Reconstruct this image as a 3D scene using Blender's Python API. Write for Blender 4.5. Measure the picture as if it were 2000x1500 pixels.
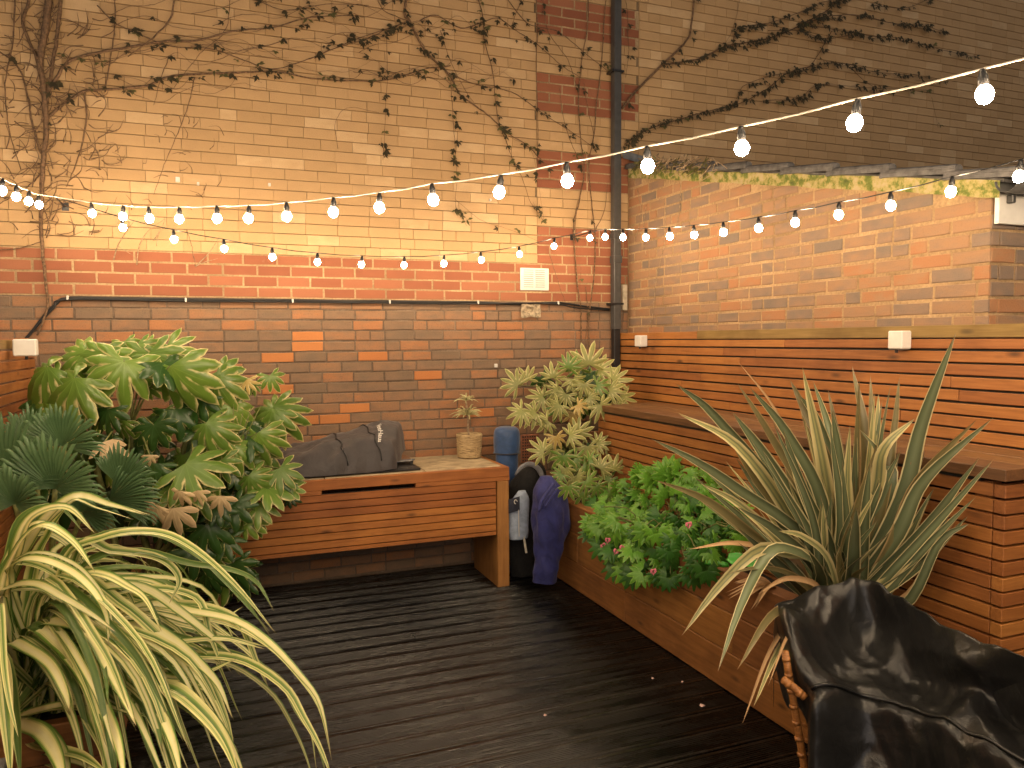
import bpy, math, random
from mathutils import Vector, Matrix, noise
from math import sin, cos, pi, radians

sc = bpy.context.scene
for o in list(bpy.data.objects):
    bpy.data.objects.remove(o)
random.seed(7)
COL = sc.collection

# ------------------------------------------------------------------ camera
FPX, CX, CY = 1506.96, 1000.0, 750.0
AX = Vector((0.9290, -0.0269, 0.3691))      # world X, Y, Z axes seen in camera space (x right, y down, z forward)
AY = Vector((-0.3692, -0.0508, 0.9280))
AX.normalize(); AY = (AY - AX * AY.dot(AX)).normalized()
AZ = AX.cross(AY); AZ = -AZ if AZ.y > 0 else AZ
CAM = Vector((0.0, -5.68, 1.74))
def to_world(v): return Vector((AX.dot(v), AY.dot(v), AZ.dot(v)))
right, down, fwd = to_world(Vector((1, 0, 0))), to_world(Vector((0, 1, 0))), to_world(Vector((0, 0, 1)))
cd = bpy.data.cameras.new('camera')
cd.sensor_width = 36.0; cd.lens = FPX / 2000.0 * 36.0
cd.clip_start = 0.02; cd.clip_end = 400.0
cam = bpy.data.objects.new('camera', cd); COL.objects.link(cam)
mw = Matrix((( right.x, -down.x, -fwd.x, CAM.x), (right.y, -down.y, -fwd.y, CAM.y),
             (right.z, -down.z, -fwd.z, CAM.z), (0, 0, 0, 1)))
cam.matrix_world = mw
sc.camera = cam

# ------------------------------------------------------------------ world: night sky, light comes from the bulbs
w = bpy.data.worlds.new('World'); sc.world = w; w.use_nodes = True
nt = w.node_tree; nt.nodes.clear()
sky = nt.nodes.new('ShaderNodeTexSky'); sky.sky_type = 'NISHITA'; sky.sun_disc = False
sky.sun_elevation = radians(0.0); sky.sun_rotation = radians(200)
bg = nt.nodes.new('ShaderNodeBackground'); bg.inputs[1].default_value = 0.075
wo = nt.nodes.new('ShaderNodeOutputWorld')
glow = nt.nodes.new('ShaderNodeHueSaturation'); glow.inputs['Saturation'].default_value = 0.22   # hazy city night sky
nt.links.new(sky.outputs[0], glow.inputs['Color']); nt.links.new(glow.outputs[0], bg.inputs[0]); nt.links.new(bg.outputs[0], wo.inputs[0])
BULB_STRENGTH = 82.0
BULB_COLOR = (1.0, 0.735, 0.455)
sc.view_settings.view_transform = 'Standard'; sc.view_settings.look = 'None'
sc.view_settings.exposure = 2.05; sc.view_settings.gamma = 1.0
sc.render.engine = 'CYCLES'
sc.cycles.use_denoising = True
sc.cycles.max_bounces = 6; sc.cycles.diffuse_bounces = 3; sc.cycles.glossy_bounces = 3
sc.cycles.transmission_bounces = 3; sc.cycles.sample_clamp_indirect = 4.0
sc.cycles.use_light_tree = True

# ------------------------------------------------------------------ pixel -> place on a known plane
def ray(px, py): return to_world(Vector((px - CX, py - CY, FPX)))
def at_y(px, py, Y): r = ray(px, py); return CAM + r * ((Y - CAM.y) / r.y)
def at_x(px, py, X): r = ray(px, py); return CAM + r * ((X - CAM.x) / r.x)
def at_z(px, py, Z): r = ray(px, py); return CAM + r * ((Z - CAM.z) / r.z)
def proj(P):
    d = Vector(P) - CAM
    x, y, z = d.dot(right), d.dot(down), d.dot(fwd)
    return (CX + FPX * x / z, CY + FPX * y / z, z) if z > .05 else (-9999, -9999, z)

# ------------------------------------------------------------------ helpers
class MB:
    def __init__(s): s.v = []; s.f = []; s.a = {}
    def add(s, vs, fs, **attrs):
        n = len(s.v)
        for k, vals in attrs.items():
            l = s.a.setdefault(k, [0.0] * n)
            l.extend([0.0] * (n - len(l))); l.extend(vals)
        s.v.extend([tuple(p) for p in vs]); s.f.extend([tuple(i + n for i in q) for q in fs])
    def box(s, x0, x1, y0, y1, z0, z1, b=0.0):
        x0, x1 = min(x0, x1), max(x0, x1); y0, y1 = min(y0, y1), max(y0, y1); z0, z1 = min(z0, z1), max(z0, z1)
        if b <= 0:
            s.add([(x0,y0,z0),(x1,y0,z0),(x1,y1,z0),(x0,y1,z0),(x0,y0,z1),(x1,y0,z1),(x1,y1,z1),(x0,y1,z1)],
                  [(0,3,2,1),(4,5,6,7),(0,1,5,4),(1,2,6,5),(2,3,7,6),(3,0,4,7)]); return
        c = ((x0+x1)/2, (y0+y1)/2, (z0+z1)/2); h = ((x1-x0)/2, (y1-y0)/2, (z1-z0)/2)
        b = min(b, min(h) * .8); vs = []; idx = {}
        for sx in (-1, 1):
            for sy in (-1, 1):
                for sz in (-1, 1):
                    for ax in range(3):
                        p = [h[0]-b, h[1]-b, h[2]-b]; p[ax] = h[ax]
                        idx[(sx, sy, sz, ax)] = len(vs); vs.append((c[0]+sx*p[0], c[1]+sy*p[1], c[2]+sz*p[2]))
        fs = []
        S = (-1, 1)
        def q(pts, out):
            P = [Vector(vs[i]) for i in pts]
            nrm = (P[1]-P[0]).cross(P[2]-P[0])
            fs.append(tuple(pts) if nrm.dot(out) > 0 else tuple(reversed(pts)))
        for sg in S:
            q([idx[(sg,-1,-1,0)], idx[(sg,1,-1,0)], idx[(sg,1,1,0)], idx[(sg,-1,1,0)]], Vector((sg,0,0)))
            q([idx[(-1,sg,-1,1)], idx[(1,sg,-1,1)], idx[(1,sg,1,1)], idx[(-1,sg,1,1)]], Vector((0,sg,0)))
            q([idx[(-1,-1,sg,2)], idx[(1,-1,sg,2)], idx[(1,1,sg,2)], idx[(-1,1,sg,2)]], Vector((0,0,sg)))
        for a in S:
            for e in S:
                q([idx[(a,e,-1,0)], idx[(a,e,1,0)], idx[(a,e,1,1)], idx[(a,e,-1,1)]], Vector((a,e,0)))
                q([idx[(a,-1,e,0)], idx[(a,1,e,0)], idx[(a,1,e,2)], idx[(a,-1,e,2)]], Vector((a,0,e)))
                q([idx[(-1,a,e,1)], idx[(1,a,e,1)], idx[(1,a,e,2)], idx[(-1,a,e,2)]], Vector((0,a,e)))
                for g in S:
                    q([idx[(a,e,g,0)], idx[(a,e,g,1)], idx[(a,e,g,2)]], Vector((a,e,g)))
        s.add(vs, fs)
    def tube(s, pts, r, n=6, caps=True, squash=1.0):
        pts = [Vector(p) for p in pts]
        if isinstance(r, (int, float)): r = [r] * len(pts)
        up = Vector((0.03, 0.9, 0.42)); vs = []; fs = []
        prev = None
        for i, p in enumerate(pts):
            t = (pts[min(i+1, len(pts)-1)] - pts[max(i-1, 0)])
            t = t.normalized() if t.length > 1e-9 else Vector((0,0,1))
            if prev is None:
                a = t.cross(up)
                if a.length < .1: a = t.cross(Vector((1, 0, 0)))
                a.normalize()
            else:
                a = (prev - t * prev.dot(t)); a.normalize()
            prev = a; b = t.cross(a)
            for k in range(n):
                an = 2*pi*k/n
                vs.append(p + a * (cos(an)*r[i]) + b * (sin(an)*r[i]*squash))
        for i in range(len(pts)-1):
            for k in range(n):
                k2 = (k+1) % n
                fs.append((i*n+k, i*n+k2, (i+1)*n+k2, (i+1)*n+k))
        if caps:
            fs.append(tuple(reversed(range(n)))); fs.append(tuple(range((len(pts)-1)*n, len(pts)*n)))
        s.add(vs, fs)
    def lathe(s, c, prof, n=16):
        vs = []; fs = []
        for r, z in prof:
            for k in range(n):
                a = 2*pi*k/n; vs.append((c[0]+r*cos(a), c[1]+r*sin(a), c[2]+z))
        for i in range(len(prof)-1):
            for k in range(n):
                k2 = (k+1) % n; fs.append((i*n+k, i*n+k2, (i+1)*n+k2, (i+1)*n+k))
        fs.append(tuple(reversed(range(n)))); fs.append(tuple(range((len(prof)-1)*n, len(prof)*n)))
        s.add(vs, fs)
    def grid(s, fn, nu, nv, closed_u=False, **at):
        vs = []; aa = {k: [] for k in at}
        for j in range(nv+1):
            for i in range(nu + (0 if closed_u else 1)):
                u, v = i/nu, j/nv; vs.append(fn(u, v))
                for k in at: aa[k].append(at[k](u, v))
        m = nu if closed_u else nu+1; fs = []
        for j in range(nv):
            for i in range(nu):
                i2 = (i+1) % m if closed_u else i+1
                fs.append((j*m+i, j*m+i2, (j+1)*m+i2, (j+1)*m+i))
        s.add(vs, fs, **aa)
    def mesh(s, name, mat, smooth=False):
        me = bpy.data.meshes.new(name); me.from_pydata(s.v, [], s.f)
        for k, l in s.a.items():
            l = l + [0.0]*(len(s.v)-len(l))
            at = me.attributes.new(k, 'FLOAT', 'POINT'); at.data.foreach_set('value', l)
        for m in (mat if isinstance(mat, (list, tuple)) else [mat]): me.materials.append(m)
        if smooth: me.polygons.foreach_set('use_smooth', [True]*len(me.polygons))
        me.update(); return me
    def build(s, name, mat, parent=None, smooth=False):
        return link(name, s.mesh(name, mat, smooth), parent)

def origin_of(o): return Vector(o.get('_o', (0, 0, 0)))
def link(name, data, parent=None, M=None):
    o = bpy.data.objects.new(name, data); COL.objects.link(o)
    if parent is not None:
        o.parent = parent
        if parent.type == 'EMPTY': o.matrix_parent_inverse = Matrix.Translation(-Vector(parent.location))
    if M is not None: o.matrix_basis = M
    return o
def tag(o, label=None, cat=None, group=None, kind=None):
    if label: o['label'] = label
    if cat: o['category'] = cat
    if group: o['group'] = group
    if kind: o['kind'] = kind
    return o
def thing(name, loc, label, cat, group=None):
    o = bpy.data.objects.new(name, None); COL.objects.link(o); o.location = loc; o.empty_display_size = .1
    return tag(o, label, cat, group)
def V(*a): return Vector(a)
def rnd(a, b): return random.uniform(a, b)
def crom(pts, n):
    P = [Vector(p) for p in pts]
    if len(P) == 2: return [P[0].lerp(P[1], i/n) for i in range(n+1)]
    P = [P[0]*2-P[1]] + P + [P[-1]*2-P[-2]]; out = []; m = len(P)-3
    for i in range(n+1):
        t = i/n*m; k = min(int(t), m-1); t -= k
        p0, p1, p2, p3 = P[k:k+4]
        out.append(.5*((2*p1)+(p2-p0)*t+(2*p0-5*p1+4*p2-p3)*t*t+(3*p1-p0-3*p2+p3)*t**3))
    return out
def nz(x, y, z): return noise.noise(Vector((x, y, z)))

# ------------------------------------------------------------------ materials
def mat_new(name):
    m = bpy.data.materials.new(name); m.use_nodes = True
    nt = m.node_tree; return m, nt, nt.nodes['Principled BSDF']
def N(nt, t, **kw):
    n = nt.nodes.new(t)
    for k, v in kw.items(): setattr(n, k, v)
    return n
def ramp(nt, stops, inter='LINEAR'):
    r = N(nt, 'ShaderNodeValToRGB'); r.color_ramp.interpolation = inter
    e = r.color_ramp.elements
    e[0].position = stops[0][0]; e[0].color = (*stops[0][1], 1)
    e[1].position = stops[1][0]; e[1].color = (*stops[1][1], 1)
    for p, c in stops[2:]:
        k = e.new(p); k.color = (*c, 1)
    return r
def mixc(nt, fac, a, b, mode='MIX'):
    m = N(nt, 'ShaderNodeMix', data_type='RGBA', blend_type=mode)
    for sock, val in ((m.inputs[0], fac), (m.inputs[6], a), (m.inputs[7], b)):
        if isinstance(val, (int, float)): sock.default_value = val
        elif isinstance(val, tuple): sock.default_value = (*val, 1)
        else: nt.links.new(val, sock)
    return m.outputs[2]
def noise_n(nt, vec, scale, detail=3, rough=.55, dim='3D'):
    n = N(nt, 'ShaderNodeTexNoise', noise_dimensions=dim)
    n.inputs['Scale'].default_value = scale; n.inputs['Detail'].default_value = detail; n.inputs['Roughness'].default_value = rough
    if vec is not None: nt.links.new(vec, n.inputs['Vector'])
    return n
def bump(nt, bsdf, h, strength=.3, dist=.005):
    b = N(nt, 'ShaderNodeBump'); b.inputs['Strength'].default_value = strength; b.inputs['Distance'].default_value = dist
    nt.links.new(h, b.inputs['Height']); nt.links.new(b.outputs[0], bsdf.inputs['Normal'])
def mapped(nt, src, scale=(1,1,1), off=None):
    mp = N(nt, 'ShaderNodeMapping'); mp.inputs['Scale'].default_value = scale
    nt.links.new(src, mp.inputs['Vector'])
    if off is not None: nt.links.new(off, mp.inputs['Location'])
    return mp.outputs[0]
def math_n(nt, op, a, b=None):
    m = N(nt, 'ShaderNodeMath', operation=op)
    for s, v in zip(m.inputs, (a, b)):
        if v is None: continue
        if isinstance(v, (int, float)): s.default_value = v
        else: nt.links.new(v, s)
    return m.outputs[0]

def plain(name, col, rough=.6, metal=0.0, spots=.12, scale=30, bmp=.1):
    m, nt, b = mat_new(name); g = N(nt, 'ShaderNodeNewGeometry')
    n = noise_n(nt, g.outputs['Position'], scale, 4)
    d = tuple(c*(1-spots*2) for c in col); l = tuple(min(1, c*(1+spots)) for c in col)
    r = ramp(nt, [(.3, d), (.7, l)]); nt.links.new(n.outputs[0], r.inputs[0])
    nt.links.new(r.outputs[0], b.inputs['Base Color'])
    b.inputs['Roughness'].default_value = rough; b.inputs['Metallic'].default_value = metal
    if bmp: bump(nt, b, n.outputs[0], bmp, .003)
    return m

def brick_mat(name, stops, src, streak=None, rough=.85, dark=(.06,.045,.035), darkamt=.35, bscale=260):
    m, nt, b = mat_new(name); g = N(nt, 'ShaderNodeNewGeometry')
    if src == 'obj': fac = N(nt, 'ShaderNodeObjectInfo').outputs['Random']
    else: a = N(nt, 'ShaderNodeAttribute'); a.attribute_name = 'rnd'; fac = a.outputs['Fac']
    pos = g.outputs['Position']
    n1 = noise_n(nt, mapped(nt, pos, (9, 9, 22)), 1.0, 4)
    n2 = noise_n(nt, pos, 120, 4, .7)
    f2 = math_n(nt, 'ADD', fac, math_n(nt, 'MULTIPLY', math_n(nt, 'SUBTRACT', n1.outputs[0], .5), .45 if streak is None else streak))
    r = ramp(nt, stops); nt.links.new(f2, r.inputs[0])
    sp = ramp(nt, [(.34, (1,1,1)), (.46, (0,0,0))]); nt.links.new(n2.outputs[0], sp.inputs[0])
    n3 = noise_n(nt, pos, 6, 3); st = ramp(nt, [(.42, (0,0,0)), (.72, (1,1,1))]); nt.links.new(n3.outputs[0], st.inputs[0])
    c1 = mixc(nt, math_n(nt, 'MULTIPLY', sp.outputs[0], darkamt), r.outputs[0], dark)
    c2 = mixc(nt, math_n(nt, 'MULTIPLY', st.outputs[0], darkamt*.5), c1, dark)
    n4 = noise_n(nt, pos, 11, 6, .75); ef = ramp(nt, [(.66, (0,0,0)), (.74, (1,1,1))]); nt.links.new(n4.outputs[0], ef.inputs[0])   # pale salt bloom
    c2 = mixc(nt, math_n(nt, 'MULTIPLY', ef.outputs[0], .35), c2, (.42,.34,.26))
    nt.links.new(c2, b.inputs['Base Color']); b.inputs['Roughness'].default_value = rough
    hh = math_n(nt, 'ADD', n2.outputs[0], math_n(nt, 'MULTIPLY', n1.outputs[0], .6))
    bump(nt, b, hh, .55, .004)
    return m
def two(name, *a, **k): return {s: brick_mat(name + '_' + s, a[0], s, **k) for s in ('obj', 'attr')}
YEL = two('yellow_brick', [(0, (.42,.268,.13)), (.4, (.455,.292,.144)), (.85, (.48,.312,.158)), (1, (.555,.385,.215))], streak=.3, darkamt=.14)
RED = two('red_brick', [(0, (.225,.074,.036)), (.5, (.265,.092,.044)), (1, (.30,.115,.058))], streak=.5, darkamt=.12)
STK = two('stock_brick', [(0, (.175,.118,.077)), (.35, (.22,.132,.079)), (.6, (.26,.142,.077)), (.82, (.29,.145,.072)), (1, (.34,.15,.065))], streak=1.3, darkamt=.36)
BRT = brick_mat('bright_brick', [(0, (.40,.150,.048)), (1, (.47,.185,.06))], 'obj', darkamt=.15)
OUT = two('mixed_brick', [(0, (.17,.128,.10)), (.3, (.215,.143,.10)), (.55, (.265,.158,.092)), (.8, (.295,.163,.086)), (1, (.32,.15,.07))], streak=1.1, darkamt=.16)

def mortar_mat(name, col, sc_=60, amt=.3):
    m, nt, b = mat_new(name); g = N(nt, 'ShaderNodeNewGeometry')
    n = noise_n(nt, g.outputs['Position'], sc_, 5, .65); n2 = noise_n(nt, g.outputs['Position'], 3, 3)
    r = ramp(nt, [(.3, tuple(c*(1-amt) for c in col)), (.7, tuple(c*(1+amt*.5) for c in col))]); nt.links.new(n.outputs[0], r.inputs[0])
    r2 = ramp(nt, [(.35, (.6,.58,.55)), (.65, (1,1,1))]); nt.links.new(n2.outputs[0], r2.inputs[0])
    nt.links.new(mixc(nt, 1.0, r.outputs[0], r2.outputs[0], 'MULTIPLY'), b.inputs['Base Color'])
    b.inputs['Roughness'].default_value = .95; bump(nt, b, n.outputs[0], .6, .004); return m
MOR_Y = mortar_mat('yellow_wall_mortar', (.22,.155,.09)); MOR_R = mortar_mat('cream_mortar', (.44,.31,.175))
MOR_S = mortar_mat('old_brown_mortar', (.20,.145,.105)); MOR_O = mortar_mat('tan_mortar', (.42,.28,.15))

def wood(name, axis, cols, rough=.55, knots=True, per=22, rings=3.0, wet=0.0, bstr=.35):
    m, nt, b = mat_new(name); g = N(nt, 'ShaderNodeNewGeometry'); oi = N(nt, 'ShaderNodeObjectInfo')
    s = [per, per, per]; s['xyz'.index(axis)] = 1.1
    cmb = N(nt, 'ShaderNodeCombineXYZ'); rr = math_n(nt, 'MULTIPLY', oi.outputs['Random'], 37.0)
    for i in range(3): nt.links.new(rr, cmb.inputs[i])
    v = mapped(nt, g.outputs['Position'], tuple(s), cmb.outputs[0])
    n1 = noise_n(nt, v, rings, 5, .6); n1.inputs['Distortion'].default_value = .6
    n2 = noise_n(nt, mapped(nt, g.outputs['Position'], tuple(x*4 for x in s), cmb.outputs[0]), 2.0, 3, .7)
    r = ramp(nt, [(.25, cols[0]), (.5, cols[1]), (.75, cols[2])]); nt.links.new(n1.outputs[0], r.inputs[0])
    c = mixc(nt, math_n(nt, 'MULTIPLY', n2.outputs[0], .35), r.outputs[0], tuple(x*.55 for x in cols[0]))
    hsv = N(nt, 'ShaderNodeHueSaturation'); hsv.inputs['Saturation'].default_value = 1.0
    nt.links.new(math_n(nt, 'ADD', math_n(nt, 'MULTIPLY', oi.outputs['Random'], .34), .80), hsv.inputs['Value'])
    nt.links.new(math_n(nt, 'ADD', math_n(nt, 'MULTIPLY', oi.outputs['Random'], .010), .496), hsv.inputs['Hue'])
    nt.links.new(c, hsv.inputs['Color']); out = hsv.outputs[0]
    if knots:
        vs = [9.0, 9.0, 9.0]; vs['xyz'.index(axis)] = 3.2
        vo = N(nt, 'ShaderNodeTexVoronoi'); vo.inputs['Scale'].default_value = 1.0
        nt.links.new(mapped(nt, g.outputs['Position'], tuple(vs), cmb.outputs[0]), vo.inputs['Vector'])
        kr = ramp(nt, [(.05, (1,1,1)), (.16, (0,0,0))]); nt.links.new(vo.outputs['Distance'], kr.inputs[0])
        out = mixc(nt, math_n(nt, 'MULTIPLY', kr.outputs[0], .8), out, tuple(x*.22 for x in cols[0]))
    n3 = noise_n(nt, g.outputs['Position'], 2.2, 4, .6)
    gr = ramp(nt, [(.45, (1,1,1)), (.8, (.55,.5,.45))]); nt.links.new(n3.outputs[0], gr.inputs[0])
    out = mixc(nt, 1.0, out, gr.outputs[0], 'MULTIPLY')
    nt.links.new(out, b.inputs['Base Color'])
    rg = ramp(nt, [(.3, (rough-.12,)*3), (.7, (rough+.12,)*3)]); nt.links.new(n3.outputs[0], rg.inputs[0])
    nt.links.new(rg.outputs[0], b.inputs['Roughness'])
    bump(nt, b, n2.outputs[0], bstr, .002); return m
CED = [(.25,.088,.022), (.355,.132,.034), (.44,.178,.05)]
WX, WY, WZ = (wood('cedar_' + a, a, CED) for a in 'xyz')
SLP = [(.17,.066,.016), (.27,.108,.027), (.36,.152,.042)]
SLY, SLX = wood('sleeper_y', 'y', SLP, .65, per=14), wood('sleeper_x', 'x', SLP, .65, per=14)
CTX, CTZ = wood('counter_cedar_lit_x', 'x', [(.33,.108,.022), (.45,.158,.034), (.54,.20,.05)]), wood('counter_cedar_lit_z', 'z', [(.27,.11,.03), (.38,.165,.048), (.46,.21,.065)])  # cedar copy with the front light put into its brighter colour
LIDW = wood('weathered_lid', 'y', [(.09,.042,.018), (.18,.085,.034), (.28,.135,.055)], .5)
OLIVE = wood('olive_board', 'y', [(.20,.12,.03), (.27,.17,.045), (.33,.21,.07)], .6)
def deck_mat():
    m, nt, b = mat_new('wet_dark_deck'); g = N(nt, 'ShaderNodeNewGeometry'); oi = N(nt, 'ShaderNodeObjectInfo')
    n1 = noise_n(nt, mapped(nt, g.outputs['Position'], (1.2, 14, 14)), 1.6, 5, .65)
    n2 = noise_n(nt, g.outputs['Position'], 1.3, 3)
    f = math_n(nt, 'ADD', n1.outputs[0], math_n(nt, 'MULTIPLY', math_n(nt, 'SUBTRACT', oi.outputs['Random'], .5), .35))
    r = ramp(nt, [(.3, (.0012,.0011,.001)), (.55, (.0038,.0032,.0027)), (.8, (.011,.009,.0075))]); nt.links.new(f, r.inputs[0])
    nt.links.new(r.outputs[0], b.inputs['Base Color'])
    rr = ramp(nt, [(.35, (.14,)*3), (.62, (.40,)*3)]); nt.links.new(n1.outputs[0], rr.inputs[0]); nt.links.new(rr.outputs[0], b.inputs['Roughness']); b.inputs['Specular IOR Level'].default_value = .42
    n3 = noise_n(nt, mapped(nt, g.outputs['Position'], (3, 60, 60)), 2, 4, .7)
    bump(nt, b, n3.outputs[0], .5, .002); return m
DECK = deck_mat()
SOIL = plain('dark_soil', (.022,.016,.011), .95, spots=.35, scale=60, bmp=.8)
WHITE = plain('white_plastic', (.62,.60,.57), .4, spots=.03, bmp=.03)
GREYP = plain('grey_downpipe', (.055,.054,.054), .42, spots=.12, scale=18)
BLKP = plain('black_plastic', (.012,.012,.014), .4, spots=.1)
CABLE = plain('black_cable', (.010,.010,.011), .5, spots=.1)
CABL2 = plain('pale_festoon_cable', (.50,.46,.40), .5, spots=.08)
TILE = plain('grey_roof_tile', (.105,.10,.10), .8, spots=.25, scale=25, bmp=.5)
LEAD = plain('lead_flashing', (.20,.205,.215), .45, spots=.2, scale=20)
STONE = plain('pale_stone', (.52,.45,.34), .85, spots=.25, scale=14, bmp=.4)
SLAB = plain('sandstone_slab', (.44,.35,.22), .6, spots=.22, scale=12, bmp=.25)
PLASTER = plain('patch_mortar', (.36,.29,.20), .95, spots=.3, scale=40, bmp=.7)
TERRA = plain('terracotta', (.30,.115,.06), .8, spots=.2, scale=40)
STEEL = plain('steel', (.62,.62,.62), .25, 1.0, spots=.1)
def moss_mat():
    m, nt, b = mat_new('mossy_verge'); g = N(nt, 'ShaderNodeNewGeometry')
    n = noise_n(nt, g.outputs['Position'], 14, 5, .7)
    r = ramp(nt, [(.38, (.36,.29,.16)), (.48, (.30,.25,.09)), (.56, (.12,.145,.025)), (.72, (.05,.065,.015))]); nt.links.new(n.outputs[0], r.inputs[0])
    nt.links.new(r.outputs[0], b.inputs['Base Color']); b.inputs['Roughness'].default_value = .95
    bump(nt, b, n.outputs[0], .8, .01); return m
MOSS = moss_mat()
def bulb_mat():
    m, nt, b = mat_new('lit_bulb'); b.inputs['Base Color'].default_value = (.9,.85,.75,1)
    b.inputs['Emission Color'].default_value = (*BULB_COLOR, 1); b.inputs['Emission Strength'].default_value = BULB_STRENGTH; return m
BULB = bulb_mat()
def fabric(name, col, rough=.8, sheen=.3, wr=14, bstr=.5, scale=400):
    m, nt, b = mat_new(name); g = N(nt, 'ShaderNodeNewGeometry')
    n = noise_n(nt, g.outputs['Position'], wr, 5, .6); n.inputs['Distortion'].default_value = .8
    r = ramp(nt, [(.3, tuple(c*.7 for c in col)), (.7, tuple(min(1, c*1.2) for c in col))]); nt.links.new(n.outputs[0], r.inputs[0])
    nt.links.new(r.outputs[0], b.inputs['Base Color']); b.inputs['Roughness'].default_value = rough
    b.inputs['Sheen Weight'].default_value = sheen
    bump(nt, b, n.outputs[0], bstr, .012); return m
COVER = fabric('charcoal_cover_cloth', (.040,.033,.035), .55, .15, 9, .8)
PLAST = fabric('black_sheet_plastic', (.012,.012,.0122), .30, 0.0, 16, .3)
NAVY = fabric('navy_fabric', (.022,.027,.15), .72, .1, 14, 1.0)
BLUE = fabric('blue_fabric', (.028,.075,.20), .5, .3, 12, .5)
PALE = fabric('pale_blue_fabric', (.36,.44,.58), .6, .2, 18, .6)
BLKF = fabric('black_fleece', (.004,.004,.0045), .9, .05, 30, .8)
GREYF = fabric('grey_fabric', (.20,.20,.22), .8, .3, 20, .5)
WEBB = plain('cream_webbing', (.6,.55,.45), .7)
DKNAV = fabric('dark_navy_fabric', (.012,.016,.035), .7, .3, 20, .5)
def wicker():
    m, nt, b = mat_new('orange_wicker'); g = N(nt, 'ShaderNodeNewGeometry')
    n = noise_n(nt, mapped(nt, g.outputs['Position'], (30, 30, 120)), 1.5, 3)
    r = ramp(nt, [(.3, (.22,.085,.022)), (.7, (.46,.20,.06))]); nt.links.new(n.outputs[0], r.inputs[0])
    nt.links.new(r.outputs[0], b.inputs['Base Color']); b.inputs['Roughness'].default_value = .4; bump(nt, b, n.outputs[0], .3, .003); return m
WICK = wicker()
def weave_mat():
    m, nt, b = mat_new('seagrass_weave'); g = N(nt, 'ShaderNodeNewGeometry')
    n = noise_n(nt, mapped(nt, g.outputs['Position'], (14, 14, 150)), 1.6, 3, .7)
    r = ramp(nt, [(.36, (.13,.085,.04)), (.48, (.40,.28,.14)), (.7, (.56,.42,.23))]); nt.links.new(n.outputs[0], r.inputs[0])
    nt.links.new(r.outputs[0], b.inputs['Base Color']); b.inputs['Roughness'].default_value = .75; bump(nt, b, n.outputs[0], .8, .004); return m
BASK = weave_mat()
STEM = plain('brown_bark', (.17,.10,.055), .9, spots=.35, scale=60, bmp=.6)
TWIG = plain('pale_twig', (.33,.24,.15), .9, spots=.3, scale=60, bmp=.3)
GSTEM = plain('green_stalk', (.16,.17,.05), .6, spots=.25, scale=30)
LIME = plain('lime_plastic', (.06,.34,.04), .35, spots=.05)
PINK = plain('pink_petal', (.75,.20,.28), .6, spots=.15, scale=80)
PALEP = plain('pale_pink_petal', (.75,.52,.48), .6, spots=.15, scale=80)

def leaf_mat(name, green, green2, cream, m0, m1, rough=.42, patch=.0, attr='m', vein=.25):
    m, nt, b = mat_new(name); g = N(nt, 'ShaderNodeNewGeometry'); oi = N(nt, 'ShaderNodeObjectInfo')
    a = N(nt, 'ShaderNodeAttribute'); a.attribute_name = attr
    n = noise_n(nt, g.outputs['Position'], 28, 3); n2 = noise_n(nt, g.outputs['Position'], 9, 2)
    base = mixc(nt, n2.outputs[0], green, green2)
    base = mixc(nt, math_n(nt, 'MULTIPLY', oi.outputs['Random'], .55), base, tuple(x*.55 for x in green))
    f = math_n(nt, 'ADD', a.outputs['Fac'], math_n(nt, 'MULTIPLY', math_n(nt, 'SUBTRACT', n.outputs[0], .5), .7))
    r = ramp(nt, [(m0, (0,0,0)), (m1, (1,1,1))]); nt.links.new(f, r.inputs[0])
    c = mixc(nt, r.outputs[0], base, cream)
    vr = ramp(nt, [(.0, (1,1,1)), (.09, (0,0,0))]); nt.links.new(a.outputs['Fac'], vr.inputs[0])
    c = mixc(nt, math_n(nt, 'MULTIPLY', vr.outputs[0], vein), c, tuple(min(1, x*1.5+.06) for x in green2))
    nt.links.new(c, b.inputs['Base Color']); b.inputs['Roughness'].default_value = rough
    b.inputs['Subsurface Weight'].default_value = 0.0
    bump(nt, b, n.outputs[0], .25, .004)
    # thin leaves let a little light through
    tr = N(nt, 'ShaderNodeBsdfTranslucent'); nt.links.new(c, tr.inputs['Color'])
    mx = N(nt, 'ShaderNodeMixShader'); mx.inputs[0].default_value = .22
    out = nt.nodes['Material Output']
    nt.links.new(b.outputs[0], mx.inputs[1]); nt.links.new(tr.outputs[0], mx.inputs[2]); nt.links.new(mx.outputs[0], out.inputs['Surface'])
    return m
FATS = leaf_mat('fatsia_leaf', (.095,.20,.026), (.19,.30,.05), (.68,.58,.27), .72, 1.02, .34)
FATL = leaf_mat('lime_fatsia_leaf', (.105,.21,.026), (.20,.31,.05), (.68,.60,.29), .68, 1.02, .3)
FATD = leaf_mat('fatsia_shade_leaf', (.022,.068,.012), (.045,.115,.02), (.40,.38,.14), .95, 1.25, .3)  # darker leaf copy; shade inside the shrubs is put into its colour
FATP = leaf_mat('pale_fatsia_leaf', (.24,.27,.075), (.37,.37,.11), (.66,.60,.28), .5, 1.1)
FATY = leaf_mat('yellowing_leaf', (.48,.34,.10), (.56,.42,.13), (.62,.52,.25), .6, 1.1)
DEAD = leaf_mat('dry_tan_leaf', (.62,.45,.25), (.70,.53,.32), (.68,.52,.31), .6, 1.1, .6)
PALM = leaf_mat('palm_leaf', (.085,.17,.075), (.15,.26,.115), (.34,.40,.20), .9, 1.3, .32, vein=.1)
DICE = leaf_mat('fresh_green_leaf', (.085,.27,.022), (.20,.45,.045), (.32,.52,.08), .8, 1.3, .4)
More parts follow.
